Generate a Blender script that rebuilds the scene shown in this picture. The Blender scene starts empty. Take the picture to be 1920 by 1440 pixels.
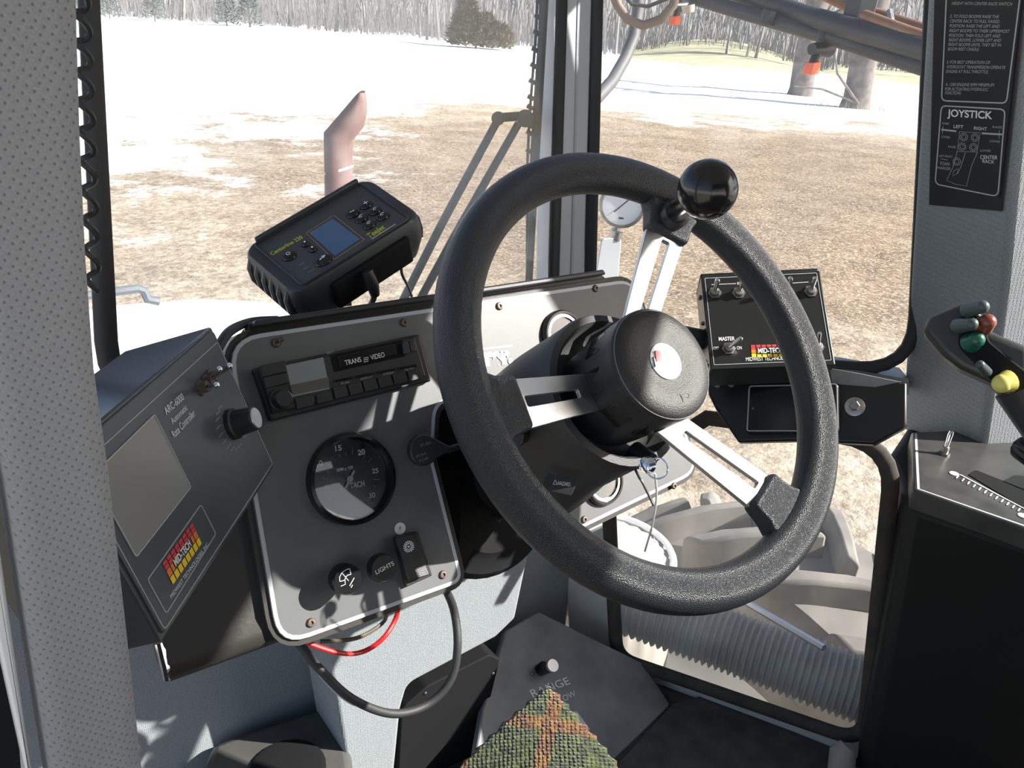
import bpy, bmesh, math, random
from mathutils import Vector as V, Matrix, Euler
random.seed(7)
scene = bpy.context.scene
COL = scene.collection
rad = math.radians

# ------------------------------------------------------------------ camera
CAM = V((-0.5, -0.452, 1.05)); FPX = 1550.0
PSI, PIT, ROL = rad(37), rad(22.6), rad(3.7)
_fh = V((math.sin(PSI), math.cos(PSI), 0)); _z = V((0, 0, 1)); _r = V((math.cos(PSI), -math.sin(PSI), 0))
C_F = _fh * math.cos(PIT) - _z * math.sin(PIT)
_u = _z * math.cos(PIT) + _fh * math.sin(PIT)
C_R = _r * math.cos(ROL) + _u * math.sin(ROL)
C_U = -_r * math.sin(ROL) + _u * math.cos(ROL)
cd = bpy.data.cameras.new('camera'); cam = bpy.data.objects.new('camera', cd); COL.objects.link(cam)
cd.sensor_width = 36; cd.lens = FPX / 1920 * 36; cd.clip_start = 0.02; cd.clip_end = 600
cam.matrix_world = Matrix(((C_R.x, C_U.x, -C_F.x, CAM.x), (C_R.y, C_U.y, -C_F.y, CAM.y), (C_R.z, C_U.z, -C_F.z, CAM.z), (0, 0, 0, 1)))
scene.camera = cam

# ------------------------------------------------------------------ light
SUN = V((0.618, -0.552, 0.560)).normalized()
sl = bpy.data.lights.new('sun', 'SUN'); sl.energy = 7.0; sl.angle = rad(0.55); sl.color = (1.0, 0.965, 0.90)
so = bpy.data.objects.new('sun', sl); COL.objects.link(so); so.location = (3, -4, 6)
so.rotation_euler = SUN.to_track_quat('Z', 'Y').to_euler()
w = bpy.data.worlds.new('world'); scene.world = w; w.use_nodes = True
nt = w.node_tree; bg = nt.nodes['Background']
sky = nt.nodes.new('ShaderNodeTexSky'); sky.sky_type = 'NISHITA'; sky.sun_disc = False
sky.sun_elevation = math.asin(SUN.z); sky.sun_rotation = math.atan2(SUN.x, SUN.y)
sky.air_density = 1.0; sky.dust_density = 2.0
nt.links.new(sky.outputs[0], bg.inputs[0]); bg.inputs[1].default_value = 0.125
vs = scene.view_settings
vs.view_transform = 'Standard'; vs.look = 'None'; vs.gamma = 1.0; vs.exposure = 0.75; vs.use_curve_mapping = False

# ------------------------------------------------------------------ pixel -> place helpers (frame of 1920x1440)
def ray(x, y): return C_F + C_R * ((x - 960) / FPX) + C_U * ((720 - y) / FPX)
def hit(x, y, P0, n):
    d = ray(x, y); return CAM + d * ((V(P0) - CAM).dot(V(n)) / d.dot(V(n)))
def atz(x, y, z): return hit(x, y, (0, 0, z), (0, 0, 1))
def aty(x, y, Y): return hit(x, y, (0, Y, 0), (0, 1, 0))
def atx(x, y, X): return hit(x, y, (X, 0, 0), (1, 0, 0))
def atd(x, y, d): return CAM + ray(x, y).normalized() * d

class Fr:
    """a local frame: u right, v up, n out of the face"""
    def __init__(s, O, u, v):
        s.O = V(O); s.u = V(u).normalized(); v = V(v); s.v = (v - s.u * v.dot(s.u)).normalized(); s.n = s.u.cross(s.v)
        s.M = Matrix(((s.u.x, s.v.x, s.n.x, s.O.x), (s.u.y, s.v.y, s.n.y, s.O.y), (s.u.z, s.v.z, s.n.z, s.O.z), (0, 0, 0, 1)))
    def at(s, x, y, h=0.0):
        p = hit(x, y, s.O + s.n * h, s.n) - s.O
        return V((p.dot(s.u), p.dot(s.v)))
    def loc(s, P):
        p = V(P) - s.O; return V((p.dot(s.u), p.dot(s.v), p.dot(s.n)))
    def w(s, a, b, c=0.0): return s.O + s.u * a + s.v * b + s.n * c
    def sub(s, a, b, c=0.0, rot=0.0):
        u = s.u * math.cos(rot) + s.v * math.sin(rot); v = -s.u * math.sin(rot) + s.v * math.cos(rot)
        return Fr(s.w(a, b, c), u, v)
    def subpx(s, x, y, h=0.0, rot=0.0):
        q = s.at(x, y, h); return s.sub(q.x, q.y, h, rot)
WORLD = Fr((0, 0, 0), (1, 0, 0), (0, 1, 0))
def axis_frame(P, n, up=(0, 0, 1)):
    n = V(n).normalized(); u = V(up).cross(n)
    if u.length < 1e-4: u = V((1, 0, 0))
    u.normalize(); return Fr(P, u, n.cross(u))

# ------------------------------------------------------------------ mesh builder
def rrect(x0, x1, y0, y1, r, n=5):
    out = []
    for cx, cy, a in ((x1 - r, y1 - r, 0), (x0 + r, y1 - r, 90), (x0 + r, y0 + r, 180), (x1 - r, y0 + r, 270)):
        for i in range(n + 1):
            t = rad(a + 90 * i / n); out.append((cx + r * math.cos(t), cy + r * math.sin(t)))
    return out
def roundpoly(pts, n=6):
    """pts: (x, y, r) -> polygon with rounded corners"""
    out = []; L = len(pts)
    for i in range(L):
        p = V(pts[i][:2]); r = pts[i][2] if len(pts[i]) > 2 else 0
        if r <= 0: out.append((p.x, p.y)); continue
        a = (V(pts[i - 1][:2]) - p); b = (V(pts[(i + 1) % L][:2]) - p)
        la, lb = a.length, b.length; a.normalize(); b.normalize()
        ang = math.acos(max(-1, min(1, a.dot(b)))); t = min(r / math.tan(ang / 2), la * .49, lb * .49)
        A = p + a * t; B = p + b * t
        for k in range(n + 1):
            s = k / n; q = A * (1 - s) ** 2 + p * (2 * s * (1 - s)) + B * s * s; out.append((q.x, q.y))
    return out
def inset(poly, d):
    L = len(poly); area = sum(poly[i - 1][0] * poly[i][1] - poly[i][0] * poly[i - 1][1] for i in range(L))
    sg = 1 if area > 0 else -1; out = []
    for i in range(L):
        p = V(poly[i]); a = (p - V(poly[i - 1])); b = (V(poly[(i + 1) % L]) - p)
        if a.length < 1e-9: a = b
        if b.length < 1e-9: b = a
        a = a.normalized(); b = b.normalized()
        na = V((-a.y, a.x)) * sg; nb = V((-b.y, b.x)) * sg
        m = na + nb
        if m.length < 1e-6: m = na
        m.normalize(); k = max(.35, m.dot(na)); q = p + m * (d / k); out.append((q.x, q.y))
    return out

class MB:
    def __init__(s): s.v = []; s.f = []
    def add(s, vs, fs):
        o = len(s.v); s.v += [tuple(p) for p in vs]; s.f += [tuple(i + o for i in f) for f in fs]; return s
    def box(s, x0, x1, y0, y1, z0, z1):
        return s.add([(x0, y0, z0), (x1, y0, z0), (x1, y1, z0), (x0, y1, z0), (x0, y0, z1), (x1, y0, z1), (x1, y1, z1), (x0, y1, z1)],
                     [(3, 2, 1, 0), (4, 5, 6, 7), (0, 1, 5, 4), (1, 2, 6, 5), (2, 3, 7, 6), (3, 0, 4, 7)])
    def poly(s, p, z0, z1):
        a = sum(p[i - 1][0] * p[i][1] - p[i][0] * p[i - 1][1] for i in range(len(p)))
        if a < 0: p = p[::-1]
        n = len(p); vs = [(x, y, z0) for x, y in p] + [(x, y, z1) for x, y in p]
        fs = [tuple(range(n))[::-1], tuple(range(n, 2 * n))] + [(i, (i + 1) % n, n + (i + 1) % n, n + i) for i in range(n)]
        return s.add(vs, fs)
    def frame(s, po, pi, z0, z1):
        n = len(po); vs = [(x, y, z0) for x, y in po] + [(x, y, z1) for x, y in po] + [(x, y, z0) for x, y in pi] + [(x, y, z1) for x, y in pi]
        fs = []
        for i in range(n):
            j = (i + 1) % n
            fs += [(i, j, n + j, n + i), (n + i, n + j, 3 * n + j, 3 * n + i), (3 * n + i, 3 * n + j, 2 * n + j, 2 * n + i), (2 * n + i, 2 * n + j, j, i)]
        return s.add(vs, fs)
    def hexa(s, a, b):
        """a, b: equal-length point loops in 3d joined into a closed solid"""
        n = len(a)
        return s.add(list(a) + list(b), [tuple(range(n))[::-1], tuple(range(n, 2 * n))] + [(i, (i + 1) % n, n + (i + 1) % n, n + i) for i in range(n)])
    def rings(s, R, cap=True, closed=False):
        n = len(R[0]); vs = [p for r in R for p in r]; fs = []
        m = len(R)
        for k in range(m if closed else m - 1):
            a = k * n; b = ((k + 1) % m) * n
            for i in range(n): fs.append((a + i, a + (i + 1) % n, b + (i + 1) % n, b + i))
        if cap and not closed: fs += [tuple(range(n))[::-1], tuple(range((m - 1) * n, m * n))]
        return s.add(vs, fs)
    def tube(s, pts, r, seg=8, closed=False, cap=True, flat=1.0, up=None):
        pts = [V(p) for p in pts]; n = len(pts); R = []
        rs = r if isinstance(r, (list, tuple)) else [r] * n
        t0 = None; u = None
        for i in range(n):
            if closed: t = pts[(i + 1) % n] - pts[i - 1]
            else: t = pts[min(i + 1, n - 1)] - pts[max(i - 1, 0)]
            t.normalize()
            if up is not None:
                u = V(up) - t * V(up).dot(t); u.normalize()
            elif u is None:
                a = V((0, 0, 1)) if abs(t.z) < .9 else V((1, 0, 0)); u = a.cross(t).normalized()
            else:
                u = (u - t * u.dot(t)).normalized()
            b = t.cross(u)
            R.append([pts[i] + (u * math.cos(2 * math.pi * k / seg) * flat + b * math.sin(2 * math.pi * k / seg)) * rs[i] for k in range(seg)])
        return s.rings(R, cap, closed)
    def cyl(s, p0, p1, r0, r1=None, seg=20, cap=True):
        return s.tube([p0, p1], [r0, r0 if r1 is None else r1], seg, cap=cap)
    def lathe(s, prof, seg=32, M=None):
        """prof: (r, z) from bottom to top around local z"""
        R = [[(max(r, 1e-5) * math.cos(2 * math.pi * k / seg), max(r, 1e-5) * math.sin(2 * math.pi * k / seg), z) for k in range(seg)] for r, z in prof]
        if M is not None: R = [[M @ V(p) for p in r] for r in R]
        return s.rings(R)
    def disc(s, x, y, r, z0, z1, seg=24):
        return s.lathe([(r, z0), (r, z1)], seg, Matrix.Translation((x, y, 0)))
    def ring(s, x, y, ro, ri, z0, z1, seg=40):
        c = [(x + math.cos(2 * math.pi * k / seg), y + math.sin(2 * math.pi * k / seg)) for k in range(seg)]
        return s.frame([(x + (a - x) * ro, y + (b - y) * ro) for a, b in c], [(x + (a - x) * ri, y + (b - y) * ri) for a, b in c], z0, z1)
    def sphere(s, c, r, seg=24, sq=(1, 1, 1)):
        c = V(c); h = seg // 2
        R = [[c + V((r * sq[0] * math.sin(math.pi * j / h) * math.cos(2 * math.pi * k / seg), r * sq[1] * math.sin(math.pi * j / h) * math.sin(2 * math.pi * k / seg), -r * sq[2] * math.cos(math.pi * j / h))) for k in range(seg)] for j in range(1, h)]
        return s.rings(R)
    def line(s, pts, wd, h=0.0003, closed=False):
        """a flat printed line of width wd along 2d points"""
        P = [V(p) for p in pts]; n = len(P); L = []; Rr = []
        for i in range(n):
            if closed: t = P[(i + 1) % n] - P[i - 1]
            else: t = P[min(i + 1, n - 1)] - P[max(i - 1, 0)]
            t.normalize(); q = V((-t.y, t.x)) * (wd / 2); L.append(P[i] + q); Rr.append(P[i] - q)
        vs = [(p.x, p.y, h) for p in L] + [(p.x, p.y, h) for p in Rr]
        return s.add(vs, [(n + i, n + (i + 1) % n, (i + 1) % n, i) for i in range(n if closed else n - 1)])
    def build(s, name, mat, parent=None, bev=0, ang=38, seg=2, M=None):
        me = bpy.data.meshes.new(name)
        me.from_pydata([tuple(M @ V(p)) for p in s.v] if (M is not None and parent is not None) else s.v, [], s.f)
        bm = bmesh.new(); bm.from_mesh(me); bmesh.ops.recalc_face_normals(bm, faces=bm.faces); bm.to_mesh(me); bm.free()
        me.materials.append(mat)
        me.polygons.foreach_set('use_smooth', [True] * len(me.polygons)); me.set_sharp_from_angle(angle=rad(ang))
        o = bpy.data.objects.new(name, me); COL.objects.link(o)
        if parent is not None: o.parent = parent
        elif M is not None: o.matrix_world = M
        if bev:
            b = o.modifiers.new('bevel', 'BEVEL'); b.width = bev; b.segments = seg; b.limit_method = 'ANGLE'; b.angle_limit = rad(40)
        return o

def empty(name, fr=WORLD):
    o = bpy.data.objects.new(name, None); COL.objects.link(o); o.matrix_world = fr.M; o.empty_display_size = .05; return o
def tag(o, label=None, cat=None, group=None, kind=None):
    if label: o['label'] = label
    if cat: o['category'] = cat
    if group: o['group'] = group
    if kind: o['kind'] = kind
    return o
def thing(name, fr, label, cat, group=None): return tag(empty(name, fr), label, cat, group)
def struct(o, label=None): return tag(o, label, None, None, 'structure')

TEXTS = []
def text(parent, s, p0, p1, cap, mat, h=0.0005, bold=0.0, shear=0.0, name='lettering'):
    """p0, p1: baseline ends in parent's local plane, cap: capital height"""
    c = bpy.data.curves.new(name, 'FONT'); c.body = s; c.size = cap / 0.69; c.offset = bold * cap; c.shear = shear
    o = bpy.data.objects.new(name, c); COL.objects.link(o); TEXTS.append((o, V(p0), V(p1), h, mat, parent, name))
def textpx(fr, parent, s, a, b, top, mat, h=0.0005, pf=None, **k):
    """a, b: baseline ends in the frame, top: a point at capital height above a; pf: parent's frame if another"""
    A, B, T = fr.at(*a, h), fr.at(*b, h), fr.at(*top, h)
    d = (B - A).normalized(); cap = abs((T - A).dot(V((-d.y, d.x))))
    if pf is not None:
        q = pf.loc(fr.w(0, 0, 0)); A = A + V((q.x, q.y)); B = B + V((q.x, q.y))
    text(parent, s, A, B, cap, mat, h, **k)
def flush_texts():
    dg = bpy.context.evaluated_depsgraph_get(); dg.update()
    for o, a, b, h, mat, parent, name in TEXTS:
        me = bpy.data.meshes.new_from_object(o.evaluated_get(dg)); me.name = name
        if len(me.vertices):
            xs = [v.co.x for v in me.vertices]; x0, x1 = min(xs), max(xs); L = (b - a).length; d = (b - a) / L; k = L / max(1e-6, x1 - x0)
            for v in me.vertices:
                x = (v.co.x - x0) * k; y = v.co.y
                v.co = (a.x + d.x * x - d.y * y, a.y + d.y * x + d.x * y, h)
        me.materials.clear(); me.materials.append(mat)
        n = bpy.data.objects.new(name, me); COL.objects.link(n); n.parent = parent
        c = o.data; bpy.data.objects.remove(o); bpy.data.curves.remove(c)

# ------------------------------------------------------------------ materials
MAT = {}
def mat(name, col, rough=.5, metal=0.0, bump=None, var=None, spec=.5, coat=0.0, sheen=0.0):
    m = bpy.data.materials.new(name); m.use_nodes = True; t = m.node_tree; b = t.nodes['Principled BSDF']
    b.inputs['Base Color'].default_value = (*col, 1); b.inputs['Roughness'].default_value = rough; b.inputs['Metallic'].default_value = metal
    b.inputs['Specular IOR Level'].default_value = spec; b.inputs['Coat Weight'].default_value = coat; b.inputs['Sheen Weight'].default_value = sheen
    tc = t.nodes.new('ShaderNodeTexCoord')
    if var:
        n = t.nodes.new('ShaderNodeTexNoise'); n.inputs['Scale'].default_value = var[0]; n.inputs['Detail'].default_value = 6
        t.links.new(tc.outputs['Object'], n.inputs['Vector'])
        r = t.nodes.new('ShaderNodeValToRGB'); r.color_ramp.elements[0].position = .3; r.color_ramp.elements[1].position = .7
        c2 = var[2] if len(var) > 2 else tuple(c * (1 - var[1]) for c in col)
        r.color_ramp.elements[0].color = (*c2, 1); r.color_ramp.elements[1].color = (*col, 1)
        t.links.new(n.outputs['Fac'], r.inputs[0]); t.links.new(r.outputs[0], b.inputs['Base Color'])
    if bump:
        kind = bump[2] if len(bump) > 2 else 'noise'
        if kind == 'voronoi': n = t.nodes.new('ShaderNodeTexVoronoi'); out = 'Distance'
        else: n = t.nodes.new('ShaderNodeTexNoise'); n.inputs['Detail'].default_value = 4; out = 'Fac'
        n.inputs['Scale'].default_value = bump[0]; t.links.new(tc.outputs['Object'], n.inputs['Vector'])
        bp = t.nodes.new('ShaderNodeBump'); bp.inputs['Strength'].default_value = bump[1]; bp.inputs['Distance'].default_value = .0015
        t.links.new(n.outputs[out], bp.inputs['Height']); t.links.new(bp.outputs[0], b.inputs['Normal'])
    MAT[name] = m; return m
BLACK = mat('black_plastic', (.022, .023, .025), .42, bump=(900, .15))
GLOSSB = mat('gloss_black', (.012, .012, .013), .16)
MATTE = mat('matte_black', (.012, .012, .013), .8, spec=.15)
RUBBER = mat('rubber', (.03, .031, .033), .6, bump=(300, .15))
RIMM = mat('rim_grain', (.022, .024, .028), .34, bump=(1200, .5, 'voronoi'))
SHROUD = mat('shroud_plastic', (.042, .043, .045), .55, bump=(700, .2))
CAPM = mat('horn_cap', (.022, .022, .021), .5, bump=(800, .4))
PANELM = mat('panel_grey', (.135, .14, .142), .42, bump=(1500, .12), var=(14, .16))
TRIMW = mat('panel_border', (.50, .53, .56), .4)
ALU = mat('brushed_aluminium', (.62, .63, .64), .38, 1.0, bump=(200, .05))
CHROME = mat('chrome', (.8, .8, .8), .12, 1.0)
STEEL = mat('dull_steel', (.42, .41, .39), .38, 1.0, var=(80, .4))
SCREW = mat('rusty_screw', (.22, .17, .14), .55, .5, var=(400, .5))
WHITEP = mat('white_print', (.78, .8, .8), .5)
DIMP = mat('dim_print', (.42, .45, .46), .5)
GREYP = mat('grey_print', (.22, .23, .23), .5)
REDP = mat('red_print', (.62, .05, .06), .5)
ORANGEP = mat('orange_print', (.75, .2, .03), .5)
YELLOWP = mat('yellow_print', (.85, .6, .02), .5)
YELGRN = mat('yellow_green_print', (.5, .55, .03), .5)
REDWIRE = mat('red_wire', (.62, .02, .02), .35)
GREENB = mat('green_button', (.012, .10, .065), .3)
REDB = mat('red_button', (.2, .05, .03), .3)
YELB = mat('yellow_button', (.75, .68, .18), .4)
GREYBTN = mat('grey_green_button', (.055, .08, .076), .4)
ARCF = mat('controller_face', (.085, .10, .112), .33, var=(9, .15))
ARCB = mat('controller_case', (.07, .075, .08), .25, bump=(400, .1))
SCREENG = mat('lcd_grey', (.25, .25, .235), .22)
SCREENB = mat('lcd_blue', (.07, .15, .30), .06, coat=.6)
SCREENR = mat('lcd_radio', (.27, .31, .30), .12, coat=.4)
GPSM = mat('gps_rubber', (.035, .041, .046), .45, bump=(700, .1))
GPSF = mat('gps_face', (.055, .066, .078), .4)
DASHB = mat('dash_body', (.038, .035, .031), .5, var=(10, .3, (.028, .026, .023)), bump=(200, .15))
BOXM = mat('switch_box_black', (.013, .014, .014), .3)
WALLM = mat('grey_sheet_metal', (.30, .31, .31), .42, var=(11, .5), bump=(60, .12))
PILLARM = mat('pillar_paint', (.58, .61, .64), .35, var=(6, .12))
HOODM = mat('white_hood', (.9, .92, .94), .35)
TANKM = mat('white_tank', (.55, .52, .48), .6, var=(8, .3))
RUST = mat('rusty_pipe', (.15, .075, .07), .65, .1, var=(14, .45, (.26, .19, .18)), bump=(30, .3))
TYREM = mat('dusty_tyre', (.30, .28, .25), .9, var=(7, .5, (.15, .14, .13)), bump=(60, .3))
HOSEM = mat('dusty_hose', (.40, .385, .355), .7, var=(20, .3))
BOOMM = mat('boom_steel', (.045, .05, .056), .5, .2, var=(5, .4))
COPPER = mat('boom_pipe', (.35, .17, .09), .45, .3, var=(8, .4))
BARK = mat('bark', (.23, .2, .18), .95, var=(3, .5), bump=(12, .6))
TWIG = mat('twig', (.27, .26, .25), 1.0)
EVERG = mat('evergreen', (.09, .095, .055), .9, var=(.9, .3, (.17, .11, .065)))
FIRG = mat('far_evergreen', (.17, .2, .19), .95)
GRASSB = mat('grass_bank', (.46, .45, .30), 1.0, var=(.5, .3))
FLOORM = mat('floor_mat', (.06, .056, .052), .85, bump=(120, .5), var=(25, .5))
DARKSIDE = mat('dark_console', (.016, .015, .013), .7, bump=(150, .2))
WIPERM = mat('wiper_paint', (.04, .055, .065), .45)
ORANGEN = mat('orange_nozzle', (.9, .12, .02), .4)
PAPER = mat('paper', (.75, .74, .8), .8)
SIGNM = mat('placard_black', (.018, .019, .022), .38)
DOORW = mat('door_frame_paint', (.85, .86, .84), .4)

def fabric(name, c1, c2, dots, flat=False):
    m = bpy.data.materials.new(name); m.use_nodes = True; t = m.node_tree; b = t.nodes['Principled BSDF']; L = t.links
    b.inputs['Roughness'].default_value = .92; b.inputs['Sheen Weight'].default_value = .2
    tc = t.nodes.new('ShaderNodeTexCoord')
    n = t.nodes.new('ShaderNodeTexNoise'); n.inputs['Scale'].default_value = 900; L.new(tc.outputs['Object'], n.inputs['Vector'])
    v = t.nodes.new('ShaderNodeTexVoronoi'); v.inputs['Scale'].default_value = dots; v.inputs['Randomness'].default_value = .18 if flat else .3
    mpg = t.nodes.new('ShaderNodeMapping'); L.new(tc.outputs['Object'], mpg.inputs[0])
    if flat: v.voronoi_dimensions = '2D'; mpg.inputs['Rotation'].default_value = (0, 0, rad(38)); mpg.inputs['Scale'].default_value = (1, .8, 1)
    L.new(mpg.outputs[0], v.inputs['Vector'])
    r = t.nodes.new('ShaderNodeValToRGB'); r.color_ramp.elements[0].position = .06 if flat else .12; r.color_ramp.elements[1].position = .24 if flat else .34
    r.color_ramp.elements[0].color = (*c2, 1); r.color_ramp.elements[1].color = (*c1, 1)
    L.new(v.outputs['Distance'], r.inputs[0])
    mx = t.nodes.new('ShaderNodeMixRGB'); mx.blend_type = 'MULTIPLY'; mx.inputs[0].default_value = .35
    L.new(r.outputs[0], mx.inputs[1]); L.new(n.outputs['Fac'], mx.inputs[2]); L.new(mx.outputs[0], b.inputs['Base Color'])
    bp = t.nodes.new('ShaderNodeBump'); bp.inputs['Strength'].default_value = .6; bp.inputs['Distance'].default_value = .001
    L.new(v.outputs['Distance'], bp.inputs['Height']); L.new(bp.outputs[0], b.inputs['Normal'])
    return m
FABP = fabric('perforated_fabric', (.355, .36, .37), (.17, .17, .19), 300, True)
FABW = fabric('woven_fabric', (.31, .345, .365), (.12, .14, .15), 420)

def glass(name, haze, scale, tint=(1, 1, 1), ior=1.25):
    m = bpy.data.materials.new(name); m.use_nodes = True; t = m.node_tree; L = t.links; t.nodes.clear()
    o = t.nodes.new('ShaderNodeOutputMaterial'); tr = t.nodes.new('ShaderNodeBsdfTransparent'); tr.inputs[0].default_value = (*tint, 1)
    gl = t.nodes.new('ShaderNodeBsdfGlossy'); gl.inputs['Roughness'].default_value = .02
    fr = t.nodes.new('ShaderNodeFresnel'); fr.inputs[0].default_value = ior
    mx = t.nodes.new('ShaderNodeMixShader'); L.new(fr.outputs[0], mx.inputs[0]); L.new(tr.outputs[0], mx.inputs[1]); L.new(gl.outputs[0], mx.inputs[2])
    df = t.nodes.new('ShaderNodeBsdfTranslucent'); df.inputs[0].default_value = (.8, .79, .77, 1)
    dd = t.nodes.new('ShaderNodeBsdfDiffuse'); dd.inputs[0].default_value = (.8, .79, .77, 1)
    ad = t.nodes.new('ShaderNodeMixShader'); L.new(df.outputs[0], ad.inputs[1]); L.new(dd.outputs[0], ad.inputs[2])
    tc = t.nodes.new('ShaderNodeTexCoord'); n = t.nodes.new('ShaderNodeTexNoise'); n.inputs['Scale'].default_value = scale; n.inputs['Detail'].default_value = 5
    L.new(tc.outputs['Object'], n.inputs['Vector'])
    mp = t.nodes.new('ShaderNodeMapRange'); mp.inputs['From Min'].default_value = .35; mp.inputs['From Max'].default_value = .75
    mp.inputs['To Min'].default_value = haze * .55; mp.inputs['To Max'].default_value = haze * 1.5; L.new(n.outputs['Fac'], mp.inputs[0])
    m2 = t.nodes.new('ShaderNodeMixShader'); L.new(mp.outputs[0], m2.inputs[0]); L.new(mx.outputs[0], m2.inputs[1]); L.new(ad.outputs[0], m2.inputs[2])
    L.new(m2.outputs[0], o.inputs[0]); return m
GLASSF = glass('windshield_glass', .115, 6)
GLASSR = glass('corner_glass', .06, 5)
GLASSD = glass('dusty_glass', .10, 9)
LENS = glass('gauge_glass', .002, 30, ior=1.5)

def ground_mat():
    m = bpy.data.materials.new('field_ground'); m.use_nodes = True; t = m.node_tree; L = t.links; b = t.nodes['Principled BSDF']; b.inputs['Roughness'].default_value = 1; b.inputs['Specular IOR Level'].default_value = .1
    N = t.nodes.new
    g = N('ShaderNodeNewGeometry')
    def noise(sc, det=6):
        n = N('ShaderNodeTexNoise'); n.inputs['Scale'].default_value = sc; n.inputs['Detail'].default_value = det; n.inputs['Roughness'].default_value = .65; L.new(g.outputs['Position'], n.inputs['Vector']); return n.outputs['Fac']
    def mth(op, a, bb):
        n = N('ShaderNodeMath'); n.operation = op
        for i, x in enumerate((a, bb)):
            if isinstance(x, (int, float)): n.inputs[i].default_value = x
            else: L.new(x, n.inputs[i])
        return n.outputs[0]
    def dist(cx, cy):
        s = N('ShaderNodeSeparateXYZ'); L.new(g.outputs['Position'], s.inputs[0])
        dx = mth('SUBTRACT', s.outputs[0], cx); dy = mth('SUBTRACT', s.outputs[1], cy)
        return mth('SQRT', mth('ADD', mth('MULTIPLY', dx, dx), mth('MULTIPLY', dy, dy)), 0)
    sd = mth('MINIMUM', mth('SUBTRACT', dist(17.7, 9.9), 15.2), mth('SUBTRACT', dist(-.5, -.45), 14.5))
    sd = mth('ADD', sd, mth('MULTIPLY', mth('SUBTRACT', noise(.16), .5), 26))
    sd = mth('ADD', sd, mth('MULTIPLY', mth('SUBTRACT', noise(1.1), .5), 12))
    sd = mth('ADD', sd, mth('MULTIPLY', mth('SUBTRACT', noise(7), .5), 7))
    mr = N('ShaderNodeMapRange'); mr.inputs['From Min'].default_value = -1.2; mr.inputs['From Max'].default_value = 2.2; L.new(sd, mr.inputs[0])
    r = N('ShaderNodeValToRGB'); e = r.color_ramp.elements
    e[0].position = .36; e[0].color = (.11, .08, .055, 1); e[1].position = .66; e[1].color = (.40, .32, .23, 1)
    k = r.color_ramp.elements.new(.5); k.color = (.25, .185, .125, 1)
    fine = mth('ADD', mth('MULTIPLY', noise(9, 8), .6), mth('MULTIPLY', noise(1.1, 6), .4)); L.new(fine, r.inputs[0])
    straw = N('ShaderNodeValToRGB'); straw.color_ramp.elements[0].position = .54; straw.color_ramp.elements[1].position = .64
    straw.color_ramp.elements[0].color = (0, 0, 0, 1); straw.color_ramp.elements[1].color = (1, 1, 1, 1); L.new(noise(26, 3), straw.inputs[0])
    m0 = N('ShaderNodeMixRGB'); L.new(straw.outputs[0], m0.inputs[0]); L.new(r.outputs[0], m0.inputs[1]); m0.inputs[2].default_value = (.56, .49, .38, 1)
    md = mth('ADD', mth('SUBTRACT', dist(15.0, 10.0), 12.0), mth('MULTIPLY', mth('SUBTRACT', noise(.5), .5), 14))
    mdr = N('ShaderNodeMapRange'); mdr.inputs['From Min'].default_value = -3; mdr.inputs['From Max'].default_value = 3; L.new(md, mdr.inputs[0])
    pale = N('ShaderNodeValToRGB'); pe = pale.color_ramp.elements; pe[0].position = .34; pe[0].color = (.20, .15, .10, 1); pe[1].position = .64; pe[1].color = (.64, .57, .46, 1); L.new(fine, pale.inputs[0])
    m1 = N('ShaderNodeMixRGB'); L.new(mdr.outputs[0], m1.inputs[0]); L.new(m0.outputs[0], m1.inputs[1]); L.new(pale.outputs[0], m1.inputs[2]); m0 = m1
    mx = N('ShaderNodeMixRGB'); L.new(mr.outputs[0], mx.inputs[0]); L.new(m0.outputs[0], mx.inputs[1]); mx.inputs[2].default_value = (.88, .9, .93, 1)
    L.new(mx.outputs[0], b.inputs['Base Color'])
    bp = N('ShaderNodeBump'); bp.inputs['Strength'].default_value = .8; bp.inputs['Distance'].default_value = .05; L.new(noise(8, 6), bp.inputs['Height']); L.new(bp.outputs[0], b.inputs['Normal'])
    return m
GROUNDM = ground_mat()

# ================================================================== THE SETTING
WS = Fr((0, .52, .9), (1, 0, 0), (0, .06, 1))
CW = Fr((.37, .5, .9), (.72, -.69, 0), (0, 0, 1))
LW = Fr(aty(1147, 1100, .39), (.47, -.88, 0), (0, 0, 1))
def pxpoly(fr, pts, h=0.0):
    out = []
    for p in pts:
        q = fr.at(p[0], p[1], h); out.append((q.x, q.y, p[2] if len(p) > 2 else 0))
    return roundpoly(out)
def window(name, fr, pts, gm, sr, sm, flat=1.0):
    e = struct(empty(name, fr))
    p = pxpoly(fr, pts)
    MB().poly(p, -.003, .003).build('pane', gm, e)
    MB().tube([(x, y, .004) for x, y in inset(p, -sr * .55)], sr, 10, closed=True, flat=flat, up=(0, 0, 1)).build('window_seal', sm, e)
    return e
SEALD = mat('dirty_seal', (.075, .06, .045), .8, var=(30, .6, (.03, .03, .03)))
window('window_1', WS, [(163, -330), (216, 760, .07), (1026, 600), (1052, -330)], GLASSF, .0125, RUBBER, .6)
window('window_2', CW, [(1136, -330), (1752, -330), (1703, 688, .07), (1110, 648, .03)], GLASSR, .0105, RUBBER, .8)
window('window_3', LW, [(1148, 905, .02), (1164, 1226, .035), (1612, 1380, .035), (1668, 835, .07), (1330, 790)], GLASSD, .0125, SEALD, .8)

pil = MB().poly(pxpoly(WS, [(1062, -330), (1114, -330), (1090, 520), (1094, 640), (1040, 640), (1040, 520)]), -.05, .008)
struct(pil.build('trim_1', PILLARM, bev=.004, M=WS.M))
gr = MB().poly(pxpoly(WS, [(1092, -330), (1096, -330), (1074, 520), (1070, 520)], .009), .008, .0095)
gr.build('pillar_groove', mat('pillar_groove', (.42, .44, .47), .4), bpy.data.objects['trim_1'])

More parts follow.
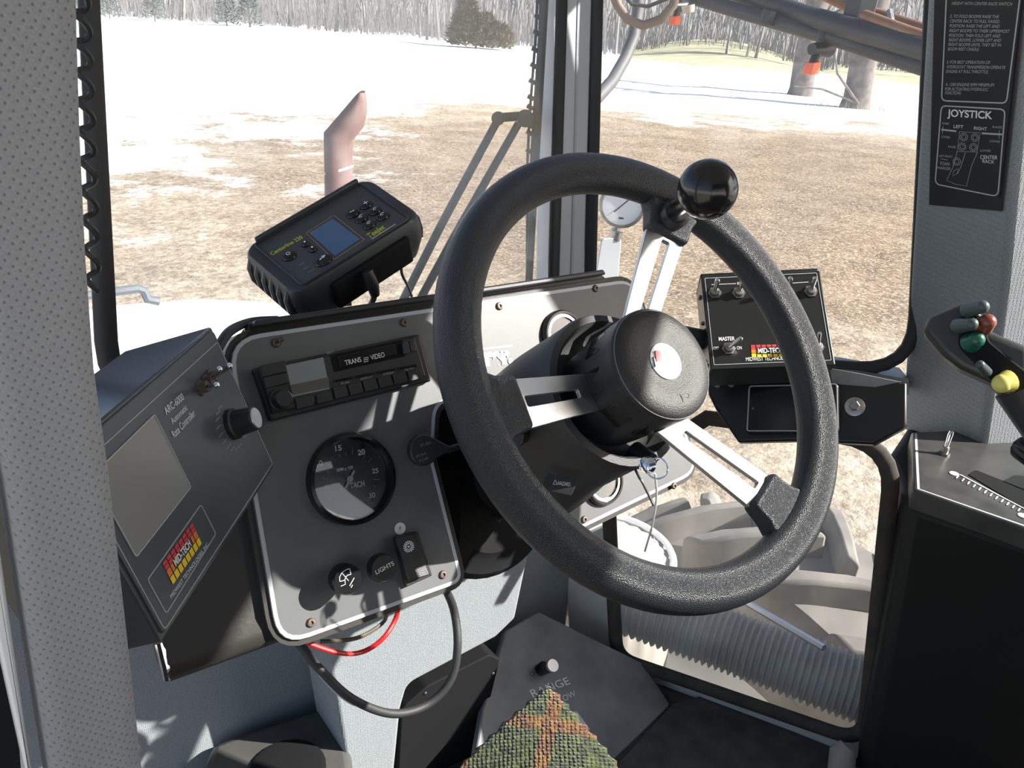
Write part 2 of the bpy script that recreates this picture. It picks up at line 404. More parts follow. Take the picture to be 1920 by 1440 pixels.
floor = MB().poly([(-.95, -1.1), (.74, -1.1), (.70, -.10), (.625, -.03), (.395, .395), (.34, .485), (-.6, .5), (-.95, .2)], -.04, 0).build('floor', FLOORM); struct(floor)
ceil = MB().poly([(-.72, -1.35), (.75, -1.35), (.75, .2), (.38, .66), (-.38, .66), (-.72, .25)], 1.50, 1.57).build('ceiling', PILLARM); struct(ceil)
struct(MB().box(-.56, .355, .47, .50, 0, .60).build('wall_front', FABW))
# lower right wall around the corner glazing
wr = MB().poly(pxpoly(LW, [(1060, 1020), (1140, 985), (1156, 1232, .02), (1626, 1398), (1660, 1520), (1180, 1390), (1070, 1290)], -.012), -.03, -.012)
struct(wr.build('wall_right', mat('cream_sheet_metal', (.68, .67, .65), .45, var=(12, .25)), bev=.003, M=LW.M))
struct(MB().poly([(.75, -1.05), (.79, -1.05), (.79, -.14), (.75, -.14)], 0, .62).build('wall_side', PILLARM))
wrm = mat('rear_wall_lining', (.06, .062, .065), .8)
RWF = Fr((0, -1.05, 0), (1, 0, 0), (0, 0, 1))
rw = MB().box(-.72, .78, 0, .70, -.02, .02); rw.poly([(.31, 1.06), (.33, 1.02), (.38, .95), (.45, .85), (.46, .70), (.78, .70), (.78, 1.50), (.31, 1.50)], -.02, .02)  # unseen wall, its opening shaped to form the bright reflection in the tachometer glass
rw.box(-.72, .31, 1.06, 1.09, -.02, .02); rw.box(-.72, .31, 1.125, 1.50, -.02, .02); struct(rw.build('wall_rear', wrm, M=RWF.M))
for i, (x, y) in enumerate(((.74, -1.02), (-.70, -1.02))):
    struct(MB().box(x - .03, x + .03, y - .03, y + .03, 0, 1.51).build('trim_%d' % (i + 5), PILLARM, bev=.01))
struct(MB().box(.765, .79, -.31, -.03, 1.20, 1.51).build('trim_7', PILLARM, bev=.004))  # unseen panel added to shade the upper right of the dash from the sun
# sill beneath the corner window
MB().poly(pxpoly(CW, [(1560, 682), (1700, 706), (1700, 735), (1600, 722), (1556, 700)]), -.04, .012).build('trim_9', WALLM, M=CW.M)
struct(bpy.data.objects['trim_9'])

# left door post: fabric padded
LP = Fr(atd(215, 900, .46), (1, .04, 0), (0, .03, 1))
def to_roof(p): m_ = max(y for x, y in p); return [(x, 1.5 - LP.O.z if y > m_ - .06 else y) for x, y in p]
pr = [(146, -420), (150, -40), (158, 250), (168, 480), (184, 700), (212, 900), (240, 1150), (272, 1445), (310, 1900)]
plf = [(168, 1900), (97, 1445), (58, 1200), (22, 960), (-20, 700), (-130, 0), (-190, -420)]
struct(MB().poly(to_roof(pxpoly(LP, pr + plf)), -.055, 0).build('trim_2', FABP, bev=.009, seg=4, M=LP.M))
struct(MB().poly(to_roof(pxpoly(LP, [(92, 1900), (60, 1445), (24, 1200), (-10, 960), (-60, 700), (-170, 0), (-225, -420), (-260, -420), (-205, 0), (-95, 700), (-40, 960), (-6, 1200), (48, 1445), (80, 1900)], -.012)), -.05, -.012).build('trim_3', DOORW, bev=.003, M=LP.M))
struct(MB().poly(to_roof(pxpoly(LP, [(78, 1900), (46, 1445), (-8, 1200), (-45, 960), (-100, 700), (-210, 0), (-265, -420), (-400, -420), (-400, 1900)], -.03)), -.06, -.03).build('door_1', MATTE, M=LP.M))

# right padded post with the fold between its shaded and its sunlit side
RP = Fr(CAM + (V((.6826, .136, 1.0109)) - CAM) * .945, (-.06, -1, 0), (-.28, .03, .96))
rp = [(1762, -650), (1738, 0), (1690, 806), (1842, 846), (1884, 540), (1912, 233), (1985, -650)]
rpq = [RP.w(*RP.at(*p_)) for p_ in rp]; rpo = [V((.13, .02, 0))] * 3 + [V((.17, -.075, 0))] * 4
struct(MB().hexa([p_ + d_ for p_, d_ in zip(rpq, rpo)], rpq).build('trim_4', FABW, bev=.008, seg=3))

# ------------------------------------------------------------------ outdoors
def ground():
    vs = []; fs = []; NA = 150; rr = [0.0, 1.2, 2, 3, 4, 5, 6, 7.2, 8.6, 10, 12, 14, 16, 19, 22, 26, 30, 36, 43, 51, 60, 70, 82, 95, 110, 130, 160, 200, 260, 350]
    rnd = random.Random(3)
    for i, r in enumerate(rr):
        for k in range(NA):
            a = 2 * math.pi * k / NA; x = CAM.x + r * math.sin(a); y = CAM.y + r * math.cos(a)
            f = max(0, math.cos(a - rad(8))) ** 2
            z = -1.5 + (.004 + .022 * f) * max(0, r - 18) + rnd.uniform(-1, 1) * (.015 + .0012 * r) * (r > 2)
            vs.append((x, y, z))
    for i in range(len(rr) - 1):
        for k in range(NA): fs.append((i * NA + k, i * NA + (k + 1) % NA, (i + 1) * NA + (k + 1) % NA, (i + 1) * NA + k))
    b = MB(); b.add(vs, fs); return b.build('ground', GROUNDM, ang=180)
struct(ground(), 'field of straw stubble and mud with snow beyond')
def ground_z(x, y):
    dx, dy = x - CAM.x, y - CAM.y; r = math.hypot(dx, dy); a = math.atan2(dx, dy); f = max(0, math.cos(a - rad(8))) ** 2
    return -1.5 + (.004 + .022 * f) * max(0, r - 18)
def polar(deg, r):
    x = CAM.x + r * math.sin(rad(deg)); y = CAM.y + r * math.cos(rad(deg)); return x, y, ground_z(x, y)

# wooded rise behind the field
hb = MB(); hv = []; hf = []
for k in range(61):
    d = -30 + 2.5 * k
    for j, (r, h) in enumerate(((128, -.5), (140, 3.0), (165, 10), (200, 19), (240, 26))):
        x, y, z = polar(d, r); hv.append((x, y, z + h + random.uniform(-.5, .5) * j))
for k in range(60):
    for j in range(4): hf.append((k * 5 + j, (k + 1) * 5 + j, (k + 1) * 5 + j + 1, k * 5 + j + 1))
hb.add(hv, hf); struct(hb.build('hillside', mat('wooded_hill', (.36, .35, .34), 1.0, var=(.25, .3)), ang=180), 'wooded rise behind the snowy field')

def bare_tree_mesh(seed, h):
    rnd = random.Random(seed); b = MB()
    def br(p, d, L, r, lev):
        q = p + d * L; b.tube([p, (p + q) / 2 + V((rnd.uniform(-1, 1), rnd.uniform(-1, 1), 0)) * L * .04, q], [r, r * .8, r * .6], 4, cap=False)
        if lev == 0: return
        for i in range((6, 4, 3)[3 - lev] if lev < 4 else 6):
            t = rnd.uniform(.35, 1); s = p + d * L * t
            nd = (d + V((rnd.uniform(-1, 1), rnd.uniform(-1, 1), rnd.uniform(-.1, .7))) * .8).normalized()
            br(s, nd, L * rnd.uniform(.35, .55), r * .5, lev - 1)
    br(V((0, 0, -.3)), V((rnd.uniform(-.05, .05), rnd.uniform(-.05, .05), 1)).normalized(), h * .62, h * .013, 3)
    return b
tm = [bare_tree_mesh(20 + i, 13).build('bare_tree', TWIG) for i in range(6)]
rnd = random.Random(11); idx = 0
for k in range(84):
    deg = 5 + k * .72 + rnd.uniform(-.3, .3); r = rnd.uniform(100, 128)
    x, y, z = polar(deg, r)
    o = tm[k] if k < 6 else tm[k % 6].copy()
    if k >= 6: COL.objects.link(o)
    o.location = (x, y, z); o.rotation_euler = (0, 0, rnd.uniform(0, 6)); s = rnd.uniform(.8, 1.35); o.scale = (s, s, s)
    tag(o, 'bare leafless grey tree in the far woods behind the snowy field', 'tree', 'bare trees along the far field edge')
# undergrowth nobody could count
tb = MB(); rnd = random.Random(5)
for i in range(9000):
    deg = rnd.uniform(2, 70); r = rnd.uniform(106, 150); x, y, z = polar(deg, r); h = rnd.uniform(1.2, 8) * (1 if rnd.random() < .5 else .5); z += max(0, r - 128) * .25
    p = V((x, y, z - .2)); q = p + V((rnd.uniform(-.25, .25) * h, rnd.uniform(-.25, .25) * h, h)); wd = rnd.uniform(.03, .09)
    n = V((math.cos(rad(deg)), -math.sin(rad(deg)), 0)) * wd
    tb.add([p - n, p + n, q], [(0, 1, 2)])
tag(tb.build('thicket', TWIG), 'grey leafless brush filling the far treeline', 'brush', kind='stuff')

def evergreen(name, label, x, y, z, h, wd, m, n, group=None, lobes=None):
    rnd = random.Random(int(x * 7 + y)); e = thing(name, Fr((x, y, z), (1, 0, 0), (0, 1, 0)), label, 'tree', group); b = MB()
    for i in range(n):
        t = rnd.random() ** .8; rr = wd * (1 - t) ** .7 * rnd.random() ** .4 + .05; a = rnd.uniform(0, 6.28)
        c = V((rr * math.cos(a), rr * math.sin(a), h * (.04 + .96 * t)))
        if lobes:
            ox, lw, lh = lobes[rnd.randrange(len(lobes))]; rr = lw * math.sqrt(max(0, 1 - t * t)) * rnd.random() ** .4
            c = C_R * ox + V((rr * math.cos(a), rr * math.sin(a), lh * (.05 + .95 * t))); c.z = lh * (.05 + .95 * t)
        s = h * .06 * rnd.uniform(.6, 1.4)
        d = V((math.cos(a) + rnd.uniform(-.6, .6), math.sin(a) + rnd.uniform(-.6, .6), rnd.uniform(-.1, .8))).normalized(); e1 = d.cross(V((0, 0, 1))).normalized() * s * .35; e2 = d.cross(e1).normalized() * s * .3
        b.add([c + e1, c - e1, c + d * s * 1.6, c + e2], [(0, 1, 2), (0, 3, 2), (1, 3, 2), (0, 1, 3)])
    b.build('foliage', m, e); MB().cyl((0, 0, -.2), (0, 0, h * .8), h * .02, h * .006, 6).build('trunk', BARK, e)
    return e
def horizon_spot(px, r):
    d = ray(px, 76 + .065 * (px - 960)); a = math.degrees(math.atan2(d.x, d.y)); return polar(a, r)
x, y, z = horizon_spot(893, 88); evergreen('evergreen_tree', 'bushy brown green cedar tree in front of the bare woods', x, y, z, 5.2, 2.6, EVERG, 4200, None, [(-1.0, 1.5, 4.6), (-1.0, 1.9, 3.4), (.6, 2.0, 3.2), (2.2, 1.5, 2.3)])
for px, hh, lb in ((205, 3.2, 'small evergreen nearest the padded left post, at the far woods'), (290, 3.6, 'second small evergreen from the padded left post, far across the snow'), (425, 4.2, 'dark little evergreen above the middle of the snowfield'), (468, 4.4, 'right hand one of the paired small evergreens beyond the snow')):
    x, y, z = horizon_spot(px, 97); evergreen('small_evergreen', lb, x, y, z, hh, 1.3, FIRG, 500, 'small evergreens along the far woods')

# two big trunks on the right
def trunk_tree(label, px, py, dist_r, wpx, hh, seed):
    rnd = random.Random(seed); P = atz(px, py, -1.35); d = (P - CAM); d.z = 0; L = d.length; r = wpx * L / FPX / 2 * .95
    e = thing('big_tree', Fr((P.x, P.y, -1.55), (1, 0, 0), (0, 1, 0)), label, 'tree'); b = MB()
    pts = [(0, 0, 0), (0, 0, .25), (.02 * r, 0, 1.0), (-.1 * r, 0, 3), (.1 * r, 0, 6), (.3 * r, 0, hh)]
    b.tube(pts, [r * 1.55, r * 1.25, r * 1.02, r, r * .92, r * .6], 14); b.build('trunk', BARK, e)
    for i in range(7):
        z0 = rnd.uniform(3.6, hh); a = rnd.uniform(0, 6.28); q = V((math.cos(a), math.sin(a), .6))
        p0 = V((0, 0, z0)); MB().tube([p0, p0 + q * 1.6, p0 + q * 3.4 + V((0, 0, .8))], [r * .3, r * .2, r * .05], 6).build('branch', BARK, e)
    return e
t1 = trunk_tree('thick pale tree trunk left of the pair beyond the boom', 1497, 192, 0, 40, 9, 1)
t2 = trunk_tree('thick dark tree trunk with brush at its foot beyond the boom', 1600, 212, 0, 44, 9, 2)
bb = MB(); rnd = random.Random(9); base = t2.location
for i in range(420):
    p = V((base.x + rnd.gauss(0, 1.3), base.y + rnd.gauss(0, 1.3), -1.5)); q = p + V((rnd.uniform(-.6, .6), rnd.uniform(-.6, .6), rnd.uniform(.1, .9))); n = V((.02, -.015, 0))
    bb.add([p - n, p + n, q], [(0, 1, 2)])
tag(bb.build('dead_brush', mat('dry_brush', (.4, .38, .24), 1.0)), 'dry brush and fallen twigs around the dark trunk', 'brush', kind='stuff')
lim = MB(); A = t2.location + V((-.2, -.6, .4)); dR = C_R.copy(); dR.z = 0; dR.normalize()
lim.tube([A + dR * 1.4 + V((0, 0, -.3)), A, A - dR * 1.6 + V((0, 0, 1.6)), A - dR * 2.1 + V((0, 0, 3.0))], [.07, .09, .06, .02], 6)
lim.tube([A - dR * .3 + V((0, 0, .3)), A - dR * 2.2 + V((0, 0, .85)), A - dR * 3.6 + V((0, 0, .9))], [.06, .06, .03], 6)
tag(lim.build('fallen_limb', BARK), 'forked fallen branch lying between the two thick trunks', 'branch')
# grassy bank far right
gv = []; gf = []
for k in range(25):
    for j, (r, h) in enumerate(((90, -.4), (96, .5), (104, 1.5), (116, 2.4))):
        d = 43 + .75 * k; x, y, z = polar(d, r); gv.append((x, y, z + h * math.sin(math.pi * min(1, (k + .5) / 16)) if k < 17 else z + h * .35))
for k in range(24):
    for j in range(3): gf.append((k * 4 + j, (k + 1) * 4 + j, (k + 1) * 4 + j + 1, k * 4 + j + 1))
struct(MB().add(gv, gf).build('grass_bank', GRASSB, ang=180), 'yellow green grassy bank in front of the right woods')

# hood
hp = [atz(90, 588, .35), atz(210, 567, .35), atz(378, 555, .35), atz(497, 560, .35), atz(600, 574, .35), atz(690, 600, .35), V((.42, .62, .42)), V((-.42, .62, .42))]
e = thing('engine_hood', WORLD, 'white engine hood in front of the windshield', 'hood')
MB().hexa([p - V((0, 0, .5)) for p in hp], hp).build('hood_shell', HOODM, e, bev=.03, seg=3)
hd = aty(265, 545, 1.45)
tag(MB().tube([aty(150, 556, 1.3), aty(205, 548, 1.3), aty(258, 541, 1.3), aty(270, 545, 1.3), aty(277, 561, 1.3), aty(298, 565, 1.3)], .0095, 8).build('mirror_bracket', mat('grey_rail', (.13, .15, .17), .5)), 'bent grey rail on the white hood beside the left window edge', 'rail')

# exhaust stack
ed = 2.7; exr = thing('exhaust_stack', Fr(atd(636, 560, ed) - V((0, 0, .3)), (1, 0, 0), (0, 1, 0)), 'rusty exhaust stack with slanted tip standing beside the hood', 'exhaust pipe')
EO = exr.matrix_world.translation.copy(); pr_ = 26.5 * ed / FPX
hr = C_R.copy(); hr.z = 0; hr.normalize(); hf_ = V((-hr.y, hr.x, 0))
def exring(cl, cr, n=18):
    L = atd(*cl, ed) - EO; Rr = atd(*cr, ed) - EO; c = (L + Rr) / 2; a = (Rr - L) / 2
    return [c + a * math.cos(2 * math.pi * k / n) + hf_ * pr_ * math.sin(2 * math.pi * k / n) for k in range(n)]
MB().rings([exring((611, 560), (664, 560)), exring((609, 370), (662, 370)), exring((608, 300), (661, 302)), exring((607, 248), (662, 264)), exring((628, 224), (682, 238)), exring((650, 198), (688, 212)), exring((668, 177), (687, 191)), exring((677, 170), (682, 174))], cap=False).build('pipe', RUST, exr, ang=60)
MB().rings([exring((608, 322), (663, 308)), exring((608, 327), (663, 313))], cap=False).build('clamp_band', mat('dusty_band', (.5, .42, .4), .6), exr)

# wiper outside the windshield
wip = thing('windshield_wiper', Fr(WS.w(0, 0, 0), WS.u, WS.v), 'grey wiper with twin arms and slotted blade outside the windshield', 'wiper')
def wp(x, y, h=-.03): q = WS.at(x, y, h); return V((q.x, q.y, h))
for a, m_, b_ in (((742, 590), (828, 420), (935, 222)), ((772, 590), (862, 425), (972, 232))):
    MB().tube([wp(*a), wp(*m_), wp(*b_)], [.0062, .0062, .0058], 8).build('arm', WIPERM, wip)
MB().tube([wp(932, 221, -.032), wp(985, 217, -.032)], .0065, 10).build('arm_link', BLACK, wip)
MB().cyl(wp(934, 222, -.045), wp(934, 222, -.02), .0095).build('pivot', WIPERM, wip)
MB().cyl(wp(985, 222, -.045), wp(985, 222, -.02), .0125).build('pivot', WIPERM, wip)
MB().tube([wp(1026, -160, -.02), wp(1021, 0, -.02), wp(1007, 250, -.02), wp(992, 520, -.02), wp(988, 610, -.02)], .0062, 6).build('rubber_blade', RUBBER, wip)
def slot(y): return 1012 - y * .05 if y < 260 else 999 - (y - 260) * .03
bp_ = MB()
bp_.tube([wp(1012, -120, -.028), wp(1005, 60, -.028), wp(993, 215, -.028), wp(989, 300, -.028), wp(988, 500, -.028)], .0022, 6)
bp_.tube([wp(1017, -120, -.024), wp(1012, 60, -.024), wp(1001, 215, -.024), wp(996, 300, -.024), wp(992, 500, -.024)], .0022, 6)
for y in (-90, -60, -30, 0, 28, 58, 90, 120, 150, 180, 198, 232, 246, 280, 310, 342):
    xa = 1008 - y * .085 if y < 215 else 991 - (y - 215) * .02
    bp_.tube([wp(xa - 3, y, -.028), wp(xa + 8, y + 6, -.024)], .0035, 5)
bp_.build('blade_frame', BLACK, wip)

# pressure gauge outside the corner window
PG = axis_frame(atd(1167, 384, 1.75), CAM - atd(1167, 384, 1.75))
pg = thing('pressure_gauge', PG, 'round white dial pressure gauge outside the corner window', 'gauge'); k = 1.75 / FPX
MB().lathe([(38 * k, -.03), (42 * k, -.025), (42 * k, .004), (37 * k, .006), (36 * k, .001), (0, .0005)], 40).build('case', STEEL, pg)
MB().disc(0, 0, 36 * k, .001, .002, 40).build('dial', HOODM, pg)
MB().line([(-14 * k, -14 * k), (18 * k, 17 * k)], 2 * k, .003).build('needle', BLACK, pg)
MB().line([(-4 * k, -24 * k), (5 * k, -24 * k)], 3 * k, .003).build('dial_mark', BLACK, pg)
MB().cyl((-8 * k, -42 * k, -.012), (-10 * k, -66 * k, -.012), 8 * k).build('stem', STEEL, pg)
gb = axis_frame(atd(1145, 470, 1.72), (-.4, -.9, 0)); e = thing('gauge_bracket', gb, 'grey metal bracket under the pressure gauge outside', 'bracket')
MB().poly(pxpoly(gb, [(1128, 448, .01), (1166, 444, .012), (1158, 540), (1112, 545)]), -.006, 0).build('plate', PILLARM, e, bev=.002)
MB().cyl((*gb.at(1156, 452), -.01), (*gb.at(1160, 436), -.01), .012).build('fitting', STEEL, e)

# boom: tubes, pipes, nozzles and hoses at the top right
def P(x, y, d): return atd(x, y, d)
bm_ = thing('spray_boom', Fr(P(1500, 80, 3.6), (1, 0, 0), (0, 1, 0)), 'folded dark steel spray boom crossing the upper right window', 'boom'); BO = bm_.matrix_world.translation.copy()
def btube(nm, pts, r, m, seg=10): return MB().tube([V(p) - BO for p in pts], r, seg).build(nm, m, bm_)
btube('upper_tube', [P(1290, -48, 4.1), P(1500, 26, 3.7), P(1800, 112, 3.2)], .038, BOOMM, 12)
btube('lower_tube', [P(1180, -40, 4.2), P(1400, 25, 3.8), P(1560, 70, 3.6), P(1800, 148, 3.2)], .029, BOOMM, 12)
btube('top_pipe', [P(1490, -40, 3.9), P(1600, 14, 3.75), P(1690, 44, 3.6), P(1800, 80, 3.4)], .026, COPPER)
btube('spray_pipe', [P(1620, 30, 3.5), P(1700, 60, 3.35), P(1800, 92, 3.25)], .022, COPPER)
btube('strut', [P(1628, -40, 3.6), P(1606, 44, 3.6)], .06, BOOMM, 6)
btube('strut', [P(1668, 20, 3.5), P(1682, 95, 3.4)], .012, STEEL, 6)
btube('cross_bar', [P(1620, 50, 3.45), P(1760, 90, 3.25)], .012, ALU, 6)
btube('hanger', [P(1445, 20, 3.7), P(1436, 45, 3.7)], .03, BLACK, 8)
def nozzle(x, y, d, lb, sc=1.0):
    e = thing('spray_nozzle', axis_frame(P(x, y, d), (0, -1, 0)), lb, 'nozzle', 'spray nozzles under the boom')
    k = d / FPX * sc
    MB().tube([(0, 75 * k, 0), (-2 * k, 20 * k, 0)], [9 * k, 10 * k], 10).build('drop_stem', BLACK, e)
    MB().tube([(-26 * k, 14 * k, 0), (26 * k, 18 * k, 0)], [11 * k, 17 * k], 12).build('body', BLACK, e)
    MB().tube([(-8 * k, 6 * k, 0), (-18 * k, -16 * k, 0)], [10 * k, 8 * k], 10).build('stem', BLACK, e)
    MB().poly(roundpoly([(-26 * k, -10 * k, 2 * k), (-2 * k, -6 * k, 2 * k), (-4 * k, -30 * k, 3 * k), (-28 * k, -32 * k, 3 * k)]), -10 * k, 10 * k).build('tip', ORANGEN, e, bev=.002)
nozzle(1535, 108, 3.6, 'black nozzle with orange tip hanging in front of the pale trunk', .85)
nozzle(1275, 24, 3.9, 'orange tipped nozzle by the hose loop near the pillar', .62)
tag(MB().cyl(P(1290, 10, 3.85), P(1291, 24, 3.85), .028, .024).build('float_ball', mat('tan_cap', (.5, .42, .33), .6)), 'small tan cap beside the orange nozzle near the hose loop', 'cap')
tag(MB().tube([P(1200, -60, 3.3), P(1196, 20, 3.3), P(1188, 70, 3.25), P(1172, 110, 3.2), P(1148, 152, 3.1), P(1118, 185, 3.0), P(1085, 240, 2.9), P(1060, 380, 2.85), P(1055, 700, 2.8), P(1060, 1100, 2.75)], .022, 10).build('rubber_hose', mat('grey_hose', (.10, .10, .105), .6)), 'thick dark hose hanging down beside the right pillar', 'hose')
tag(MB().tube([P(1138, -40, 3.0), P(1158, 10, 3.0), P(1176, 36, 3.0), P(1206, 48, 3.0), P(1240, 36, 3.0), P(1262, 10, 3.0), P(1272, -30, 3.0)], .0155, 10).build('rubber_hose', mat('brown_hose', (.17, .12, .09), .6)), 'brown looped hose at the top of the corner window', 'hose')
tag(MB().tube([P(1160, -20, 2.95), P(1185, 8, 2.95), P(1215, 12, 2.95), P(1260, -6, 2.95)], .006, 8).build('thin_hose', RUBBER), 'thin black hose arching above the brown loop', 'hose')

# tyre: carcass with chevron lugs
TC = Fr((1.02, .40, -.66), (1, 0, 0), (0, 1, 0)); TR_, TW_ = .66, .20
ty = thing('tractor_tyre', TC, 'big dusty tyre with deep chevron lugs below the lower window', 'tyre')
def tyre_p(a, xx, r): return V((xx, r * math.sin(a), r * math.cos(a)))
prof = [(-.17, .40), (-TW_, .50), (-TW_, .60), (-.16, TR_), (0, TR_ + .015), (.16, TR_), (TW_, .60), (TW_, .50), (.17, .40)]
MB().rings([[tyre_p(2 * math.pi * k / 72, x, r) for x, r in prof] for k in range(72)], closed=True).build('carcass', TYREM, ty, ang=50)
MB().lathe([(.40, -.12), (.41, 0), (.40, .12), (.12, .10), (.10, 0)], 40, Matrix.Rotation(rad(90), 4, 'Y')).build('wheel_rim', HOODM, ty)
NL = 22
for k in range(NL):
    for sgn in (-1, 1):
        a0 = 2 * math.pi * (k + (.5 if sgn > 0 else 0)) / NL
        if not (math.cos(a0 - .0) > -.3): continue
        st = []
        for t in (0, .35, .7, 1.0, 1.12):
            xx = sgn * (-.015 + (TW_ + .012) * min(1, t) ); aa = a0 + .26 * t; hw = .032 + .016 * t
            top = (TR_ + .075) - (.03 * t * t) - (.10 if t > 1.05 else 0); bot = TR_ - .03 - (.06 * t * t) - (.06 if t > 1.05 else 0)
            tx = xx + sgn * (.012 if t > 1.05 else 0)
            st.append([tyre_p(aa - hw * 1.25, tx, bot), tyre_p(aa + hw * 1.25, tx, bot), tyre_p(aa + hw * .8, tx, top), tyre_p(aa - hw * .8, tx, top)])
        MB().rings(st).build('tread_lug', TYREM, ty, bev=.008)

# corrugated hose under the lower window
hose = thing('corrugated_hose', WORLD, 'thick grey corrugated hose running behind the lower window glass', 'hose')
hpth = [LW.w(*LW.at(x_, y_, -.10), -.10) for x_, y_ in ((1010, 1075), (1180, 1135), (1330, 1188), (1480, 1243), (1640, 1304), (1760, 1350))]
def bez(pts, n):
    out = []; L = len(pts) - 1
    for i in range(L * n + 1):
        t = i / n; k = min(int(t), L - 1); f = t - k
        p0, p1, p2, p3 = pts[max(k - 1, 0)], pts[k], pts[k + 1], pts[min(k + 2, L)]
        out.append(.5 * ((2 * p1) + (p2 - p0) * f + (2 * p0 - 5 * p1 + 4 * p2 - p3) * f * f + (3 * p1 - p0 - 3 * p2 + p3) * f ** 3))
    return out
hp_ = bez(hpth, 120)
MB().tube(hp_, [.054 + .0040 * math.cos(i * 2 * math.pi / 9.7) for i in range(len(hp_))], 22).build('hose_wall', HOSEM, hose, ang=80)
tag(MB().tube([atd(1395, 1127, 1.6), atd(1460, 1165, 1.55), atd(1545, 1215, 1.5)], .006, 6).build('steel_rod', ALU), 'thin pale rod above the corrugated hose', 'rod')
# white tank below the window
WT = Fr(atz(1222, 1062, .06) + V((-.03, .12, -.165)), (1, 0, 0), (0, 1, 0))
wt = thing('marker_tank', WT, 'white round tank with pleated rim seen through the lower window', 'tank')
TP = [(.17, -.3), (.175, .0), (.172, .10), (.15, .135), (.12, .15), (0, .15)]
R_ = []
for r, z in TP:
    R_.append([((r + (.006 * math.cos(26 * 2 * math.pi * k / 104) if .04 < z < .14 else 0)) * math.cos(2 * math.pi * k / 104), (r + (.006 * math.cos(26 * 2 * math.pi * k / 104) if .04 < z < .14 else 0)) * math.sin(2 * math.pi * k / 104), z) for k in range(104)])
MB().rings([[V((max(p[0], p[0]), p[1], p[2])) for p in r] for r in R_]).build('tank_body', TANKM, wt)
MB().tube([(.155 * math.cos(2 * math.pi * k / 40), .155 * math.sin(2 * math.pi * k / 40), .142) for k in range(40)], .008, 6, closed=True).build('rim_cord', HOODM, wt)

# ================================================================== DASHBOARD
b25 = rad(25)
PN = Fr((0, .3, .8), (1, 0, 0), (0, math.sin(b25), math.cos(b25)))
ip = thing('instrument_panel', PN, 'dark grey dashboard panel with light border behind the steering wheel', 'dashboard')
def pn(x, y, r=0, h=0): q = PN.at(x, y, h); return (q.x, q.y, r)
ppoly = roundpoly([pn(424, 634, .034), pn(1188, 522, .034), pn(1311, 884, .028), pn(1064, 1004, .004), pn(1050, 930, .003), (.048, -.13, .02), (-.075, -.13, .02), pn(812, 862, .004), pn(869, 1090, .014), pn(522, 1216, .03)])
MB().poly(ppoly, -.003, 0).build('face_plate', PANELM, ip)
MB().frame(inset(ppoly, .0006), inset(ppoly, .0044), 0, .0004).build('border_trim', TRIMW, ip)
MB().poly(inset(ppoly, -.006), -.05, -.003).build('housing', DASHB, ip, bev=.004)
vis = MB(); a = PN.at(468, 604); b = PN.at(1126, 508); va, vb = a.y, b.y
vis.poly([(a.x - .010, va - .016), (a.x, va), (b.x, vb), (b.x + .012, vb - .012)], -.012, -.003).build('visor', BLACK, ip, bev=.002)
MB().poly([(a.x, va - .006), (a.x + .003, va + .0005), (b.x - .003, vb + .0005), (b.x, vb - .006)], -.004, .010).build('visor_lip', BLACK, ip, bev=.002)
MB().hexa([(a.x - .03, va - .12, -.17), (b.x + .03, vb - .12, -.17), (b.x + .03, vb - .075, -.17), (a.x - .03, va - .075, -.17)], [(a.x - .02, va - .06, -.011), (b.x + .02, vb - .06, -.011), (b.x + .008, vb - .003, -.011), (a.x - .004, va - .003, -.011)]).build('dash_top', BLACK, ip, bev=.003)
for sx, sy in ((517, 643), (757, 605), (936, 574), (1116, 541), (830, 1077), (583, 1167), (1095, 974), (1263, 911)):
    q = PN.at(sx, sy); M_ = Matrix.Translation((q.x, q.y, 0))
    s = MB().lathe([(.0046, 0), (.0046, .001), (.0036, .0026), (.0019, .0028), (.0018, .0012), (0, .0012)], 16, M_).build('screw', SCREW, ip)
MB().tube([(*PN.at(520, 641), .004), (*PN.at(527, 636), .006)], .0022, 8).build('screw_tab', SCREW, ip)
# maker lettering
wl = MB()
q0, q1 = PN.at(833, 690), PN.at(962, 668)
textpx(PN, ip, 'Willmar.', (838, 692), (962, 679), (835, 660), WHITEP, h=.0009, bold=.10)
MB().line([PN.at(834, 663), PN.at(960, 648)], .0022, .0005).build('logo_bar', WHITEP, ip)
# cowl to the left of the panel
CWL = PN.sub(0, 0, -.012)
cow = thing('dash_cowl', CWL, 'dark brown plastic dash cowl left of the instrument panel', 'dash cowl')
cp = [CWL.at(560, 1195), CWL.at(330, 1282), CWL.at(300, 1200), CWL.at(240, 800), CWL.at(430, 700), CWL.at(560, 900)]
bm0 = CWL.at(540, 1200); lm0 = CWL.at(322, 1283)
R_ = []
for x in (lm0.x, bm0.x + .04):
    yb = bm0.y
    R_.append([V((x, -.06, 0)), V((x, yb + .03, 0)), V((x, yb + .018, .003)), V((x, yb + .006, .001)), V((x, yb - .001, -.008)), V((x, yb + .001, -.02)), V((x, yb + .008, -.06)), V((x, -.06, -.06))])
MB().rings(R_).build('cowl_shell', DASHB, cow, ang=60)
MB().tube([V((lm0.x - .002, bm0.y + .036, -.004)), V((lm0.x - .002, bm0.y + .014, .0)), V((lm0.x - .001, bm0.y + .003, -.008))], .0042, 8).build('end_clip', CHROME, cow)

